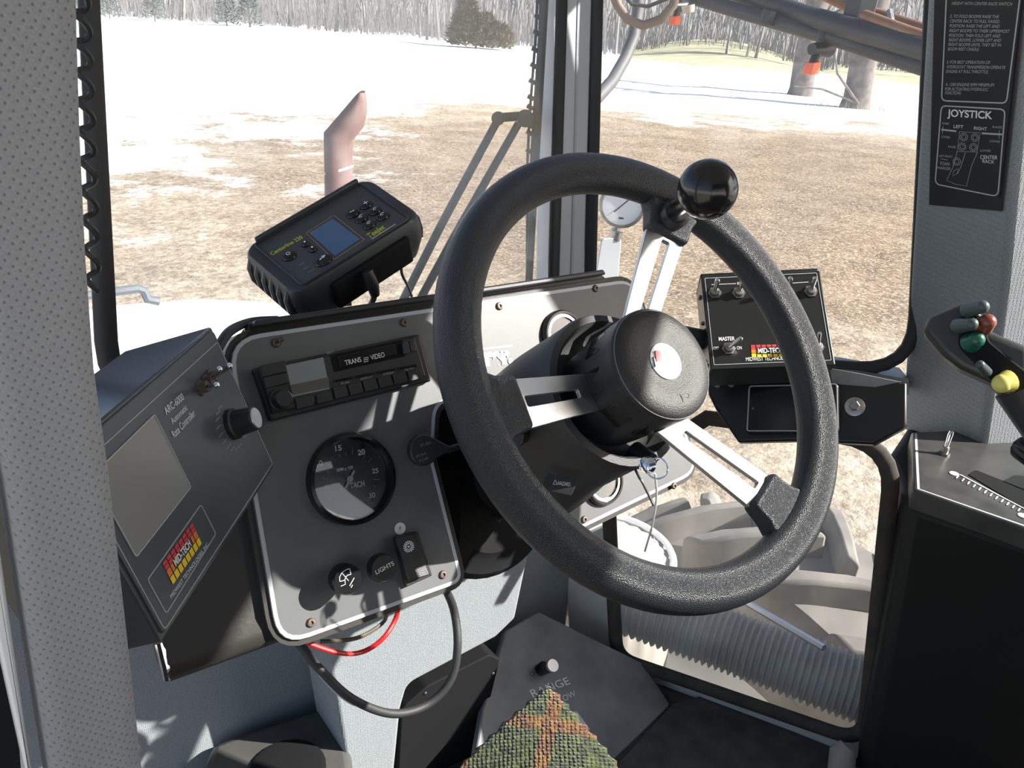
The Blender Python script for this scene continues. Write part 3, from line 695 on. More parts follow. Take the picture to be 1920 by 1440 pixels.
# tachometer
TF = PN.subpx(657, 898); tk = thing('tachometer', TF, 'large round tachometer with black bezel and reflecting glass', 'gauge')
tr = (PN.at(738, 898) - PN.at(575, 898)).length / 2
MB().lathe([(tr * 1.0, -.004), (tr, .006), (tr * .97, .011), (tr * .90, .012), (tr * .86, .006), (tr * .85, .002)], 48).build('bezel', GLOSSB, tk)
MB().disc(0, 0, tr * .87, -.001, .0015, 48).build('dial', mat('dial_black', (.03, .032, .033), .5), tk)
MB().disc(0, 0, tr * .87, .0062, .0072, 48).build('glass', LENS, tk)
def tpt(px, py, h=.002): return TF.at(px, py, h)
arc = [(.52 * tr * math.cos(rad(t)), .52 * tr * math.sin(rad(t))) for t in range(-62, 215, 6)]
MB().line(arc, .0011, .0019).build('red_scale', mat('scale_red', (.75, .28, .22), .5), tk)
tm_ = MB()
for t in range(-60, 211, 15):
    c, s_ = math.cos(rad(t)), math.sin(rad(t)); tm_.line([(.53 * tr * c, .53 * tr * s_), ((.60 if (t + 60) % 45 else .66) * tr * c, (.60 if (t + 60) % 45 else .66) * tr * s_)], .0007, .002)
tm_.build('tick_marks', DIMP, tk)
for s_, a_, b_, t_ in (('15', (629, 846), (641, 844), (629, 836)), ('20', (672, 854), (685, 851), (672, 844)), ('25', (698, 888), (710, 886), (698, 879)), ('30', (692, 934), (704, 932), (691, 925)), ('10', (594, 875), (606, 872), (594, 865)), ('RPM x 100', (632, 885), (662, 879), (631, 879)), ('TACH', (657, 916), (684, 911), (656, 906))):
    textpx(TF, tk, s_, a_, b_, t_, WHITEP, h=.0023, bold=.035)
nd = MB(); p0 = tpt(655, 898); p1 = tpt(663, 882); p2 = tpt(646, 916)
nd.line([p2, p0, p1], .0026, .004); nd.disc(p0.x, p0.y, .0032, .002, .0045, 16); nd.build('needle', TRIMW, tk)

def small_gauge(px, py, rpx, lb):
    f = PN.subpx(px, py); e = thing('dash_gauge', f, lb, 'gauge', 'small gauges in the dash panel'); r = rpx
    MB().lathe([(r, -.003), (r, .004), (r * .93, .008), (r * .84, .008), (r * .8, .003)], 36).build('bezel', GLOSSB, e)
    MB().ring(0, 0, r * .82, r * .70, .0035, .0065, 36).build('chrome_ring', CHROME, e)
    MB().disc(0, 0, r * .78, 0, .002, 36).build('dial', mat('gauge_dial', (.35, .36, .36), .4), e); MB().disc(0, 0, r * .74, .004, .0046, 36).build('glass', LENS, e)
    MB().line([(0, 0), (r * .3, r * .4)], .0015, .003).build('needle', WHITEP, e)
    return e, f
small_gauge(1053, 628, .030, 'small chrome ringed gauge above the steering column')
e, f = small_gauge(1128, 902, .030, 'small round gauge with chrome ring on the right lobe of the panel')
textpx(PN, ip, 'HYDRAULIC', (1126, 944), (1150, 937), (1125, 938), WHITEP)

# car radio
RF = PN.subpx(640, 708, .0)
ra = thing('car_radio', RF, 'black cassette car radio with grey display in the dashboard', 'radio')
def rq(pts, h=0): return pxpoly(RF, pts, h)
outer = [(470, 693, .003), (780, 628, .003), (803, 716, .003), (503, 791, .003)]
MB().poly(rq(outer), -.01, .008).build('trim_ring', BLACK, ra, bev=.002)
MB().poly(rq([(486, 694, .002), (778, 632, .002), (799, 706, .002), (511, 776, .002)], .014), .006, .014).build('faceplate', BLACK, ra, bev=.0015)
MB().poly(rq([(536, 685), (606, 670), (618, 729), (549, 744)], .0145), .013, .0145).build('display', SCREENR, ra)
MB().poly(rq([(544, 722), (616, 707), (618, 726), (549, 741)], .015), .0144, .015).build('chrome_strip', CHROME, ra)
MB().poly(rq([(618, 666), (754, 637, 0), (760, 668), (626, 698)], .0142), .0138, .0142).build('cassette_slot', MATTE, ra)
MB().poly(rq([(632, 668), (742, 644), (746, 664), (638, 690)], .0155), .0142, .0155).build('cassette_door', GLOSSB, ra, bev=.0005)
textpx(RF, ra, 'TRANS', (648, 685), (678, 678), (646, 676), WHITEP, h=.0158, bold=.01)
textpx(RF, ra, 'VIDEO', (696, 675), (722, 669), (694, 666), WHITEP, h=.0158, bold=.01)
lb_ = MB()
for dy in (0, 3.6, 7.2): lb_.line([RF.at(682, 671.5 + dy, .0158), RF.at(691, 669.5 + dy, .0158)], .0007, .0158)
lb_.build('logo_bars', WHITEP, ra)
MB().poly(rq([(754, 643, .001), (766, 640, .001), (770, 662, .001), (757, 665, .001)], .019), .013, .019).build('eject_button', BLACK, ra, bev=.001)
MB().poly(rq([(767, 640, .001), (777, 638, .001), (781, 658, .001), (771, 661, .001)], .018), .013, .018).build('side_button', BLACK, ra, bev=.001)
for a_, b_, c_, d_ in (((488, 686), (534, 676), (538, 697), (492, 708)), ((493, 708), (538, 698), (543, 718), (498, 729))):
    MB().poly(rq([(*a_, .001), (*b_, .001), (*c_, .001), (*d_, .001)], .0165), .013, .0165).build('push_key', BLACK, ra, bev=.0008)
k0 = RF.at(531, 748, .026)
MB().lathe([(.0105, .013), (.0105, .017), (.0088, .018), (.0085, .028), (.0075, .030), (0, .030)], 28, Matrix.Translation((k0.x, k0.y, 0))).build('volume_knob', BLACK, ra)
for a_, b_, c_, d_ in (((553, 748), (586, 741), (590, 760), (557, 768)), ((592, 740), (622, 733), (626, 751), (596, 758))):
    MB().poly(rq([(*a_, .001), (*b_, .001), (*c_, .001), (*d_, .001)], .0165), .013, .0165).build('push_key', BLACK, ra, bev=.001)
for i in range(6):
    t0, t1 = i / 6, (i + .86) / 6
    def lp(p, q, t): return (p[0] + (q[0] - p[0]) * t, p[1] + (q[1] - p[1]) * t)
    tl, trr = (624, 727), (792, 690); bl, brr = (630, 748), (797, 708)
    MB().poly(rq([(*lp(tl, trr, t0), .0006), (*lp(tl, trr, t1), .0006), (*lp(bl, brr, t1), .0006), (*lp(bl, brr, t0), .0006)], .0172), .013, .0172).build('preset_key', BLACK, ra, bev=.0008)
for i in range(4):
    t0, t1 = i / 4, (i + .9) / 4; tl, trr = (626, 712), (786, 681)
    p, q = lp(tl, trr, t0), lp(tl, trr, t1)
    MB().poly(rq([p, q, (q[0] + 1, q[1] + 5), (p[0] + 1, p[1] + 5)], .016), .013, .016).build('function_bar', GLOSSB, ra, bev=.0006)
for s_, a_, b_ in (('SCAN', (640, 721), (655, 718)), ('DISPLAY', (677, 713), (699, 708)), ('STEREO', (719, 704), (739, 700)), ('PSCAN', (759, 696), (776, 692)), ('EJECT', (613, 664), (626, 661))):
    textpx(RF, ra, s_, a_, b_, (a_[0] - 1, a_[1] - 4), DIMP, h=.0146)

# knobs and switches of the panel
def knob(name, px, py, h, r, lb, m=BLACK):
    q = PN.at(px, py, h); f = PN.sub(q.x, q.y); e = thing(name, f, lb, 'knob')
    MB().lathe([(r * .42, 0), (r * .42, h * .6)], 16).build('shaft', STEEL, e)
    MB().lathe([(r * .80, h * .45), (r, h * .55), (r, h * .93), (r * .93, h), (0, h)], 32).build('knob_cap', m, e)
    return e, f, h
e, f, h = knob('wiper_knob', 653, 1087, .032, .0148, 'round black pull knob printed with a white wiper symbol', GLOSSB)
sy = MB()
sy.line([(-.0085, .001), (-.008, .005), (-.005, .0085), (.0, .010), (.0035, .0098)], .0006, h + .0004); sy.line([(-.0035, .0008), (-.002, .0035), (.0005, .0045), (.0035, .0042)], .0006, h + .0004)
sy.line([(-.0085, .001), (-.0035, .0008)], .0006, h + .0004); sy.line([(.0035, .0098), (.0035, .0042)], .0006, h + .0004); sy.line([(-.005, .0085), (.0, -.001)], .0005, h + .0004); sy.line([(-.0085, -.0035), (-.0038, -.0032), (-.0035, .0008)], .0006, h + .0004)
sy.line([(0, -.006), (.006, .0)], .0007, h + .0004); sy.line([(.001, -.008), (.003, -.006)], .0007, h + .0004); sy.build('wiper_symbol', WHITEP, e)
e, f, h = knob('light_knob', 721, 1066, .026, .0142, 'round black pull knob lettered LIGHTS in white')
text(e, 'LIGHTS', (-.0098, -.003), (.011, .0005), .0042, WHITEP, h=h + .0004, bold=.02)
sw = PN.subpx(770, 1045); e = thing('rocker_switch', sw, 'black rocker switch with white gear symbol under the P sticker', 'switch')
MB().poly(pxpoly(sw, [(736, 1006, .002), (779, 996, .002), (806, 1078, .002), (757, 1100, .002)]), 0, .006).build('switch_base', BLACK, e, bev=.001)
q = [sw.at(740, 1008, .01), sw.at(777, 999, .01), sw.at(800, 1076, .01), sw.at(760, 1090, .01)]
MB().hexa([(p.x, p.y, .005) for p in q], [(q[0].x, q[0].y, .010), (q[1].x, q[1].y, .010), (q[2].x, q[2].y, .019), (q[3].x, q[3].y, .019)]).build('rocker', BLACK, e, bev=.0015)
gs = MB(); c = sw.at(766, 1025, .013)
for k_ in range(16):
    a_ = 2 * math.pi * k_ / 16; gs.line([(c.x + .0038 * math.cos(a_), c.y + .0038 * math.sin(a_)), (c.x + .0062 * math.cos(a_), c.y + .0062 * math.sin(a_))], .0012, .0135)
gs.ring(c.x, c.y, .0034, .0026, .0128, .0135, 20); gs.disc(c.x, c.y, .0012, .0128, .0135, 12); gs.build('gear_symbol', WHITEP, e)
st = PN.subpx(750, 991); e = thing('round_sticker', st, 'small pale round sticker marked P on the dash', 'sticker')
MB().disc(0, 0, .0062, 0, .0005, 28).build('sticker_disc', DOORW, e); text(e, 'P', (-.0012, -.002), (.0014, -.002), .004, BLACK, h=.0008)
# fuel pull handle: a flat drop shape with a neck to the right
ph = PN.subpx(795, 844, .022); e = thing('pull_handle', ph, 'black drop shaped pull handle with worn white lettering', 'handle')
c0 = V((0, 0)); nk = ph.at(846, 838); nk2 = ph.at(842, 848)
dp = [(.0165 * math.cos(rad(t)), .0165 * math.sin(rad(t))) for t in range(62, 316, 12)]
MB().poly(dp + [(nk2.x, nk2.y), (nk.x, nk.y)], -.008, .001).build('handle_body', BLACK, e, bev=.002, seg=3)
MB().cyl((nk.x - .002, (nk.y + nk2.y) / 2, -.004), (nk.x + .022, (nk.y + nk2.y) / 2 + .001, -.006), .0042, .0035, 12).build('neck', BLACK, e)
MB().cyl((nk.x + .018, (nk.y + nk2.y) / 2, -.006), (nk.x + .05, (nk.y + nk2.y) / 2 + .006, -.012), .0014, seg=8).build('pull_wire', CHROME, e)
MB().cyl((0, 0, -.022), (0, 0, -.006), .009, seg=16).build('stub', BLACK, e)
for s_, a_, b_ in (('FUEL', (-.003, .004), (.010, .005)), ('PULL', (-.010, -.006), (.002, -.004)), ('FOR', (-.008, -.0115), (.003, -.010))): text(e, s_, a_, b_, .0028, GREYP, h=.0013)
cc = MB(); A = aty(842, 828, .25); B = aty(868, 792, .27); ax = (B - A); L = ax.length; ax.normalize(); e1 = ax.cross(V((0, 1, 0))).normalized(); e2 = ax.cross(e1)
cc.tube([A + ax * (L * i / 96) + (e1 * math.cos(i * 2 * math.pi / 12) + e2 * math.sin(i * 2 * math.pi / 12)) * .008 for i in range(97)], .0022, 6)
tag(cc.build('coil_spring', RUBBER), 'small black coiled cord beside the pull handle', 'cord')

# ================================================================== STEERING
SW = Fr((0, .006, .7976), (1, 0, 0), (0, .6527, .7575))
whl = thing('steering_wheel', SW, 'black three spoke steering wheel with spinner knob', 'steering wheel')
RM, RT = .19, .0185
MB().tube([(RM * math.cos(2 * math.pi * k / 96), RM * math.sin(2 * math.pi * k / 96), 0) for k in range(96)], RT, 24, closed=True).build('rim', RIMM, whl, ang=80)
def polar_part(name, m, angle, fn, bev=0, seg=2):
    b = MB(); fn(b); c, s_ = math.cos(rad(angle)), math.sin(rad(angle))
    b.v = [(x * c - y * s_, x * s_ + y * c, z) for x, y, z in b.v]
    return b.build(name, m, whl, bev=bev, seg=seg)
for an in (181, 57, -63):
    def sp(b):
        po = rrect(.042, .158, -.019, .019, .003, 3); pi_ = rrect(.066, .139, -.0042, .0042, .002, 3)
        b.frame(po, pi_, -.0025, .0025); b.v = [(x, y * (1 + (x - .1) * 2.2), z - .040 + .034 * max(0, min(1, (x - .045) / .095))) for x, y, z in b.v]
    polar_part('spoke', ALU, an, sp, .0006)
    def brk(b):
        st = []
        for r, hw, z0, z1 in ((.143, .0225, -.0155, .003), (.153, .0230, -.0155, .004), (.163, .0245, -.0150, .006), (.173, .030, -.013, .007), (.187, .042, -.007, .005)):
            rr = math.sqrt(max(0, r * r)); st.append([(r, -hw, z0), (r, hw, z0), (r, hw, z1), (r, -hw, z1)])
        b.rings(st)
    polar_part('rim_bracket', RIMM, an, brk, .005, 3)
MB().lathe([(.036, -.085), (.048, -.08), (.0495, -.062), (.051, -.02), (.0515, -.004), (.051, .003)], 48).build('hub', BLACK, whl)
for k in range(9):
    a_ = 2 * math.pi * k / 9 + .25; c, s_ = math.cos(a_), math.sin(a_)
    q = [V((.0512 * math.cos(a_ + d) * f_, .0512 * math.sin(a_ + d) * f_, z)) for f_ in (.97, 1.012) for d, z in ((-.21, -.036), (.21, -.036), (.21, -.014), (-.21, -.014))]
    MB().hexa(q[:4], q[4:]).build('hub_slot', GLOSSB, whl, bev=.0008)
hc = MB().lathe([(.050, .001), (.0515, .004), (.0505, .008), (.047, .0115), (.038, .0135), (.026, .0125), (.0195, .0115), (0, .0115)], 56).build('horn_cap', CAPM, whl)
MB().tube([(.0502 * math.cos(2 * math.pi * k / 64), .0502 * math.sin(2 * math.pi * k / 64), .0078) for k in range(64)], .0006, 6, closed=True).build('cap_edge', mat('cap_edge_grey', (.16, .155, .145), .6), hc)  # paler grey line around the edge of the cap
em = MB().lathe([(.0165, .0112), (.0165, .0125), (.012, .0142), (0, .0148)], 36).build('emblem', mat('emblem_white', (.72, .74, .74), .12, coat=.6), whl)
MB().poly([(-.013, .001), (-.006, .001), (-.004, .009), (-.0095, .0105)], .0128, .0151).build('emblem_red', REDP, em)
MB().poly([(-.0155, -.003), (-.011, -.002), (-.0135, .006)], .0124, .0145).build('emblem_green', GREENB, em)
hi = MB(); x0, y0 = .004, -.034
hi.line([(x0 - .004, y0 - .004), (x0 - .003, y0 + .004)], .0008, .0138); hi.line([(x0 - .004, y0 + .001), (x0 + .004, y0 + .003), (x0 + .006, y0 + .001), (x0 + .004, y0 - .0015), (x0 + .001, y0), (x0 - .004, y0 - .001)], .0007, .0138)
hi.build('horn_symbol', CAPM, hc)
# spinner knob clamped on the rim
kb = SW.loc(atd(1327, 355, .655)); ks = SW.loc(hit(1252, 412, SW.O, SW.n))
MB().sphere(kb, .0226, 40).build('spinner_knob', GLOSSB, whl)
st_ = MB(); d_ = V((ks.x, ks.y, .012)) - kb
st_.tube([kb + d_ * .3, kb + d_ * .7, kb + d_ * 1.0], [.0085, .0085, .0105], 16); st_.build('knob_stem', GLOSSB, whl)
MB().lathe([(.014, .004), (.0145, .014), (.011, .018)], 20, Matrix.Translation((ks.x, ks.y, 0))).build('knob_clamp', BLACK, whl)

scn = thing('steering_column', SW, 'black plastic steering column shroud under the wheel', 'steering column')
def oval(r, z, sx=1.0, sy=1.0, cy=0.0, n=44): return [V((r * sx * math.cos(2 * math.pi * k / n), cy + r * sy * math.sin(2 * math.pi * k / n), z)) for k in range(n)]
MB().rings([oval(.050, -.082), oval(.060, -.075), oval(.064, -.060), oval(.067, -.056), oval(.0735, -.057), oval(.0755, -.062), oval(.076, -.08, 1, .98, .001), oval(.079, -.15, 1, .98, .001), oval(.081, -.19, 1, 1.0, -.004), oval(.075, -.215, 1, 1.05, -.010), oval(.05, -.225, 1, 1, -.014)]).build('shroud', SHROUD, scn, ang=50)
MB().rings([oval(.042, -.20, cy=-.02), oval(.046, -.30, cy=-.02), oval(.055, -.36, cy=-.02), oval(.06, -.40, cy=-.02)]).build('column_tube', MATTE, scn)
fl = Fr(aty(935, 985, .30), (1, 0, 0), (0, .5, 1))
q = SW.loc(aty(962, 818, -.01))
sq_ = SW.loc(atd(962, 819, .735)); MB().tube([V((-.05, -.005, -.14)), sq_], [.0085, .0085], 16).build('lever_stub', BLACK, scn)
sd_ = (sq_ - V((-.05, -.005, -.14))).normalized(); MB().tube([sq_ - sd_ * .004, sq_ + sd_ * .002], [.0105, .0105], 18).build('stub_collar', RUBBER, scn)
HZ = axis_frame(atd(1055, 908, .75), CAM - atd(1055, 908, .75))
hb_ = MB(); ql = [SW.loc(HZ.w(*HZ.at(*p_), 0)) for p_ in ((1022, 896), (1080, 908), (1072, 930), (1016, 918))]; qb = [p_ * .94 + V((0, 0, -.004)) for p_ in ql]
hb_.hexa(qb, ql); hp_o = hb_.build('hazard_plate', BLACK, scn, bev=.002)
hzl = empty('hazard_label', HZ); hzl.parent = scn; hzl.matrix_parent_inverse = scn.matrix_world.inverted()
textpx(HZ, hzl, 'HAZARD', (1046, 909), (1069, 912), (1047, 902), WHITEP, h=.001)
MB().line([HZ.at(1037, 908, .001), HZ.at(1041, 900, .001), HZ.at(1045, 908.5, .001)], .0007, .001, closed=True).build('warning_triangle', WHITEP, hzl)
lk = SW.loc(atd(1216, 866, .765)); 
MB().lathe([(.009, -.02), (.0095, .002), (.006, .003)], 20, Matrix.Translation(lk) @ Matrix.Rotation(rad(50), 4, 'X')).build('ignition_lock', BLACK, scn)
kd = .725
ke = thing('ignition_key', axis_frame(atd(1214, 872, kd), CAM - atd(1214, 872, kd)), 'ignition key with thin metal ring hanging under the column', 'key')
MB().lathe([(.004, -.006), (.0075, -.002), (.0075, .002), (.004, .004)], 20).build('key_head', CHROME, ke)
MB().tube([(.0085 + .0088 * math.cos(2 * math.pi * k / 32), -.0015 + .0088 * math.sin(2 * math.pi * k / 32), .006) for k in range(32)], .0007, 6, closed=True).build('key_ring', CHROME, ke)
tag(MB().tube(bez([atd(1228, 888, kd), atd(1231, 930, .74), atd(1224, 980, .76), atd(1213, 1020, .78), atd(1209, 1034, .78)], 6), .0010, 6).build('key_string', mat('string', (.55, .54, .5), .8)), 'pale string hanging from the key ring', 'string')
tag(MB().tube(bez([atd(1190, 878, .76), atd(1199, 896, .755), atd(1205, 905, .755), atd(1221, 938, .76), atd(1226, 948, .76)], 6), .0013, 6).build('black_strap', BLACK), 'short black strap beside the key string', 'strap')
tag(MB().rings([[V((p.x, p.y, p.z)) for p in [PN.w(-.02 + r * math.cos(2 * math.pi * k / 36), -.270 + .8 * r * math.sin(2 * math.pi * k / 36), z) for k in range(36)]] for r, z in ((.085, -.05), (.088, -.035), (.08, -.026), (.06, -.022), (.05, -.015))]).build('column_boot', MATTE), 'round black rubber boot at the foot of the steering column', 'boot')

# ================================================================== ELECTRONICS
def toggle(parent, fr, base, tip, L=.02, r=.0055, m=STEEL, h=0.0, loc=None):
    """base, tip in the frame; the lever leans so that its tip shows there"""
    q = fr.at(*base, h); T = fr.at(*tip, h + L)
    M_ = Matrix.Translation((q.x, q.y, h))
    sw_ = MB().lathe([(r * 1.15, 0), (r * 1.15, .002)], 6, M_); sw_.lathe([(r * .8, .002), (r * .75, .007), (r * .45, .0075)], 16, M_)
    s = sw_.build('toggle_switch', m, parent, ang=30)
    lv = MB(); lv.tube([V((q.x, q.y, h + .005)), V((q.x, q.y, h + .005)).lerp(V((T.x, T.y, h + L)), .8), V((T.x, T.y, h + L))], [r * .32, r * .42, r * .45], 10); lv.sphere((T.x, T.y, h + L), r * .46, 10)
    lv.build('lever', CHROME, s)
def maker_logo(parent, fr, TL, TR, BR, BL, h=.0006):
    A, B, C, D = [fr.at(*p, h) for p in (TL, TR, BR, BL)]
    def bl(s, t): return (A * (1 - s) + B * s) * (1 - t) + (D * (1 - s) + C * s) * t
    def cells(lst, m, nm):
        b = MB()
        for s0, s1, t0, t1 in lst:
            p = [bl(s0, t0), bl(s1, t0), bl(s1, t1), bl(s0, t1)]; b.add([(v.x, v.y, h) for v in p], [(0, 1, 2, 3)])
        b.build(nm, m, parent)
    n = 8; g = .012
    cells([(i / n + g, (i + 1) / n - g, .0, .15) for i in range(n)] + [(i / n + g, (i + 1) / n - g, .18, .34) for i in range(n)], REDP, 'logo_red')
    cells([(0 + g, .125 - g, .37, .66), (.135, .20, .37, .66), (.80, .865, .37, .66), (.875 + g, 1 - g, .37, .66)], ORANGEP, 'logo_orange')
    cells([(i / n + g, (i + 1) / n - g, .70, 1.0) for i in range(n)], YELLOWP, 'logo_yellow')

AF = Fr((-.3604, .1255, .7431), (.6118, .791, -.0028), (-.268, .2106, .9401))
ar = thing('rate_controller', AF, 'grey spray rate controller box lettered ARC-6000 left of the dash', 'controller')
W2, H2 = .1175, .0672
MB().poly(rrect(-W2 - .004, W2 + .003, -H2 - .003, H2 + .003, .002, 2), -.085, -.002).build('case', ARCB, ar, bev=.003)
MB().poly(rrect(-W2, W2, -H2, H2, .004, 3), -.003, 0).build('face_plate', ARCF, ar, bev=.0008)
bd = rrect(-W2 + .002, W2 - .002, -H2 + .002, H2 - .010, .003, 3); MB().frame(bd, inset(bd, .0007), 0, .0004).build('border_line', DIMP, ar)
sc_ = pxpoly(AF, [(168, 893, .003), (288, 776, .003), (357, 914, .003), (253, 1047, .003)]); MB().poly(sc_, 0, .0006).build('screen', SCREENG, ar)
MB().frame(sc_, inset(sc_, .0008), .0005, .0011).build('screen_border', DIMP, ar)
lbx = pxpoly(AF, [(275, 1087, .003), (376, 945, .003), (405, 1001, .003), (311, 1152, .003)]); MB().frame(lbx, inset(lbx, .0007), 0, .0005).build('logo_border', DIMP, ar)
maker_logo(ar, AF, (304, 1057), (361, 979), (379, 1018), (324, 1097))
textpx(AF, ar, 'MID-TECH', (330, 1062), (359, 1022), (325, 1050), WHITEP, h=.001, bold=.04)
textpx(AF, ar, 'MIDWEST TECHNOLOGIES, INC.', (322, 1123), (392, 1021), (319, 1116), WHITEP, h=.0006)
textpx(AF, ar, 'ARC-6000', (312, 778), (346, 748), (306, 766), WHITEP, bold=.02)
textpx(AF, ar, 'Automatic', (324, 796), (352, 767), (319, 786), WHITEP, bold=.01)
textpx(AF, ar, 'Rate Controller', (327, 822), (367, 778), (320, 811), WHITEP, bold=.01)
tk_ = MB(); kc = AF.at(434, 796)
for a_ in range(95, 320, 20):
    c, s_ = math.cos(rad(a_)), math.sin(rad(a_)); tk_.line([(kc.x + .0145 * c, kc.y + .0145 * s_), (kc.x + .0175 * c, kc.y + .0175 * s_)], .0006, .0004); tk_.line([(kc.x + .019 * c, kc.y + .019 * s_), (kc.x + .019 * c + (-.009 if c < .3 else .006), kc.y + .019 * s_)], .0014, .0004)
tk_.build('dial_marks', GREYP, ar)
kn = MB().lathe([(.0135, 0), (.0135, .004), (.0115, .005), (.0105, .021), (.0095, .0225)], 12, Matrix.Translation((kc.x, kc.y, 0))).build('selector_knob', BLACK, ar, ang=20)
MB().lathe([(.0093, .0222), (.0085, .0235), (0, .0235)], 24, Matrix.Translation((kc.x, kc.y, 0))).build('knob_cap', ALU, kn)
toggle(ar, AF, (375, 728), (405, 722), .020, .0058, SCREW); toggle(ar, AF, (392, 708), (430, 686), .022, .0058, SCREW); toggle(ar, AF, (384, 716), (411, 692), .018, .0055, SCREW)

# guidance display on the visor
GF = Fr((-.1172, .4057, .8351), (.9102, .0746, .4074), (-.1993, .9412, .2729))
gp = thing('guidance_display', GF, 'black handheld style guidance display lettered Centerline 220 on the dash top', 'display')
def gq(pts, h=0): return pxpoly(GF, pts, h)
fo = rrect(-.072, .072, -.046, .046, .004, 3)
def sc2(p, kx, ky, dx=0, dy=0): return [(x * kx + dx, y * ky + dy) for x, y in p]
body = rrect(-.0885, .0885, -.0515, .053, .018, 5)
R_ = [[V((x, y, z)) for x, y in sc2(body, kx, ky, 0, dy)] for kx, ky, z, dy in ((.80, .72, -.062, .0), (.95, .90, -.052, .0), (1.03, 1.0, -.030, 0), (1.035, 1.01, -.014, 0), (1.0, 1.0, .001, 0), (.97, .96, .0045, 0))]
MB().rings(R_).build('rubber_case', GPSM, gp, ang=50)
MB().frame(rrect(-.0745, .0745, -.0475, .0475, .005, 3), fo, .003, .0075).build('face_bezel', GPSM, gp, bev=.001)
MB().poly(fo, .001, .0055).build('face_plate', GPSF, gp)
MB().box(-.070, .072, .0445, .050, .004, .013).build('sun_lip', GPSM, gp, bev=.002)
for s_ in (-1, 1):
    for i in range(6):
        y = -.036 + i * .0145
        MB().tube([V((s_ * .086, y, -.001)), V((s_ * .0905, y - .001, -.010)), V((s_ * .0915, y - .003, -.024)), V((s_ * (.085 if s_ < 0 else .088), y - .006, -.046 if s_ < 0 else -.034))], [.0035, .0045, .0045, .003] if s_ < 0 else [.0025, .0025, .0022, .0018], 8).build('grip_rib', GPSM, gp)
MB().poly(gq([(580, 437), (623, 410), (675, 448), (628, 480)], .006), .0055, .0062).build('screen', SCREENB, gp)
sb_ = gq([(573, 437), (626, 403), (684, 449), (626, 487)], .006); MB().frame(sb_, inset(sb_, .0006), .0055, .0061).build('screen_line', mat('amber_line', (.4, .22, .1), .5), gp)
BT = [((686, 383), .0075, .0055), ((703, 394), .0075, .0055), ((717, 404), .0075, .0055), ((661, 399), .0075, .0055), ((677, 408), .0075, .0055), ((692, 420), .0075, .0055), ((541, 478), .0075, .0065), ((572, 456), .0042, .004), ((586, 466), .0042, .004), ((605, 486), .0095, .0075)]
gm_ = MB()
for i, ((x, y), rx, ry) in enumerate(BT):
    q = GF.at(x, y, .008)
    MB().lathe([(1.15, .0055), (1.1, .0068), (1.0, .0078), (.7, .0092), (0, .0098)], 24, Matrix.Translation((q.x, q.y, 0)) @ Matrix.Diagonal((rx, ry, 1, 1))).build('button', GLOSSB, gp)
    z = .0104
    if i == 0: gm_.line([(q.x - .003, q.y), (q.x + .003, q.y)], .0009, z); gm_.line([(q.x, q.y - .003), (q.x, q.y + .003)], .0009, z)
    elif i == 3: gm_.line([(q.x - .003, q.y), (q.x + .003, q.y)], .001, z)
    elif i == 6: gm_.ring(q.x, q.y, .0024, .0018, z - .0004, z, 20); gm_.ring(q.x, q.y, .0066, .0060, z - .004, z - .0035, 24)
    elif i == 9: gm_.line([(q.x - .004, q.y - .001), (q.x + .002, q.y + .0005)], .0014, z); gm_.add([(q.x + .001, q.y - .002, z), (q.x + .005, q.y + .001, z), (q.x + .0005, q.y + .0028, z)], [(0, 1, 2)])
    elif i in (7, 8): gm_.disc(q.x, q.y, .0012, z - .0004, z, 10)
    else: gm_.line([(q.x - .003, q.y - .001), (q.x, q.y + .0015), (q.x + .003, q.y + .001)], .0008, z); gm_.line([(q.x - .002, q.y - .002), (q.x + .001, q.y - .001)], .0007, z)
gm_.build('button_symbols', WHITEP, gp)
textpx(GF, gp, 'Centerline 220', (510, 479), (569, 446), (507, 473), YELGRN, h=.006, bold=.03)
textpx(GF, gp, 'TeeJet', (694, 446), (724, 427), (691, 437), YELGRN, h=.006, bold=.03, shear=.25)
MB().line([GF.at(697, 448, .006), GF.at(742, 420, .006)], .0018, .006).build('logo_bar', DIMP, gp)
for a_, b_ in (((560, 498), (570, 492)), ((569, 505), (578, 499)), ((577, 511), (590, 504))): MB().line([GF.at(*a_, .006), GF.at(*b_, .006)], .0009, .006).build('indicator_mark', GREYP, gp)
MB().box(-.045, .062, -.058, -.044, -.045, -.008).build('lower_recess', MATTE, gp, bev=.003)
MB().tube([GF.loc(atd(688, 508, .925)), GF.loc(atd(699, 535, .93)), GF.loc(atd(703, 552, .94))], [.0065, .007, .0055], 12).build('cable_plug', BLACK, gp)
MB().tube([GF.loc(atd(703, 550, .94)), GF.loc(atd(700, 562, .95)), GF.loc(atd(690, 580, .98))], .0035, 8).build('plug_cable', BLACK, gp)
MB().poly(gq([(560, 585), (640, 570), (600, 640), (560, 650)], -.09), -.1, -.05).build('foot', BLACK, gp, bev=.004)
tag(MB().tube([atd(636, 568, .97), atd(659, 566, .97)], .0045, 10).build('brass_fitting', mat('brass_cream', (.75, .7, .55), .4)), 'small cream fitting on the dash top under the guidance display', 'fitting')
tag(MB().tube(bez([atd(752, 496, .98), atd(754, 515, .98), atd(764, 535, .99), atd(772, 556, 1.0)], 6), .0017, 6).build('thin_cable', BLACK), 'thin black cable dropping from the guidance display to the dash', 'cable')

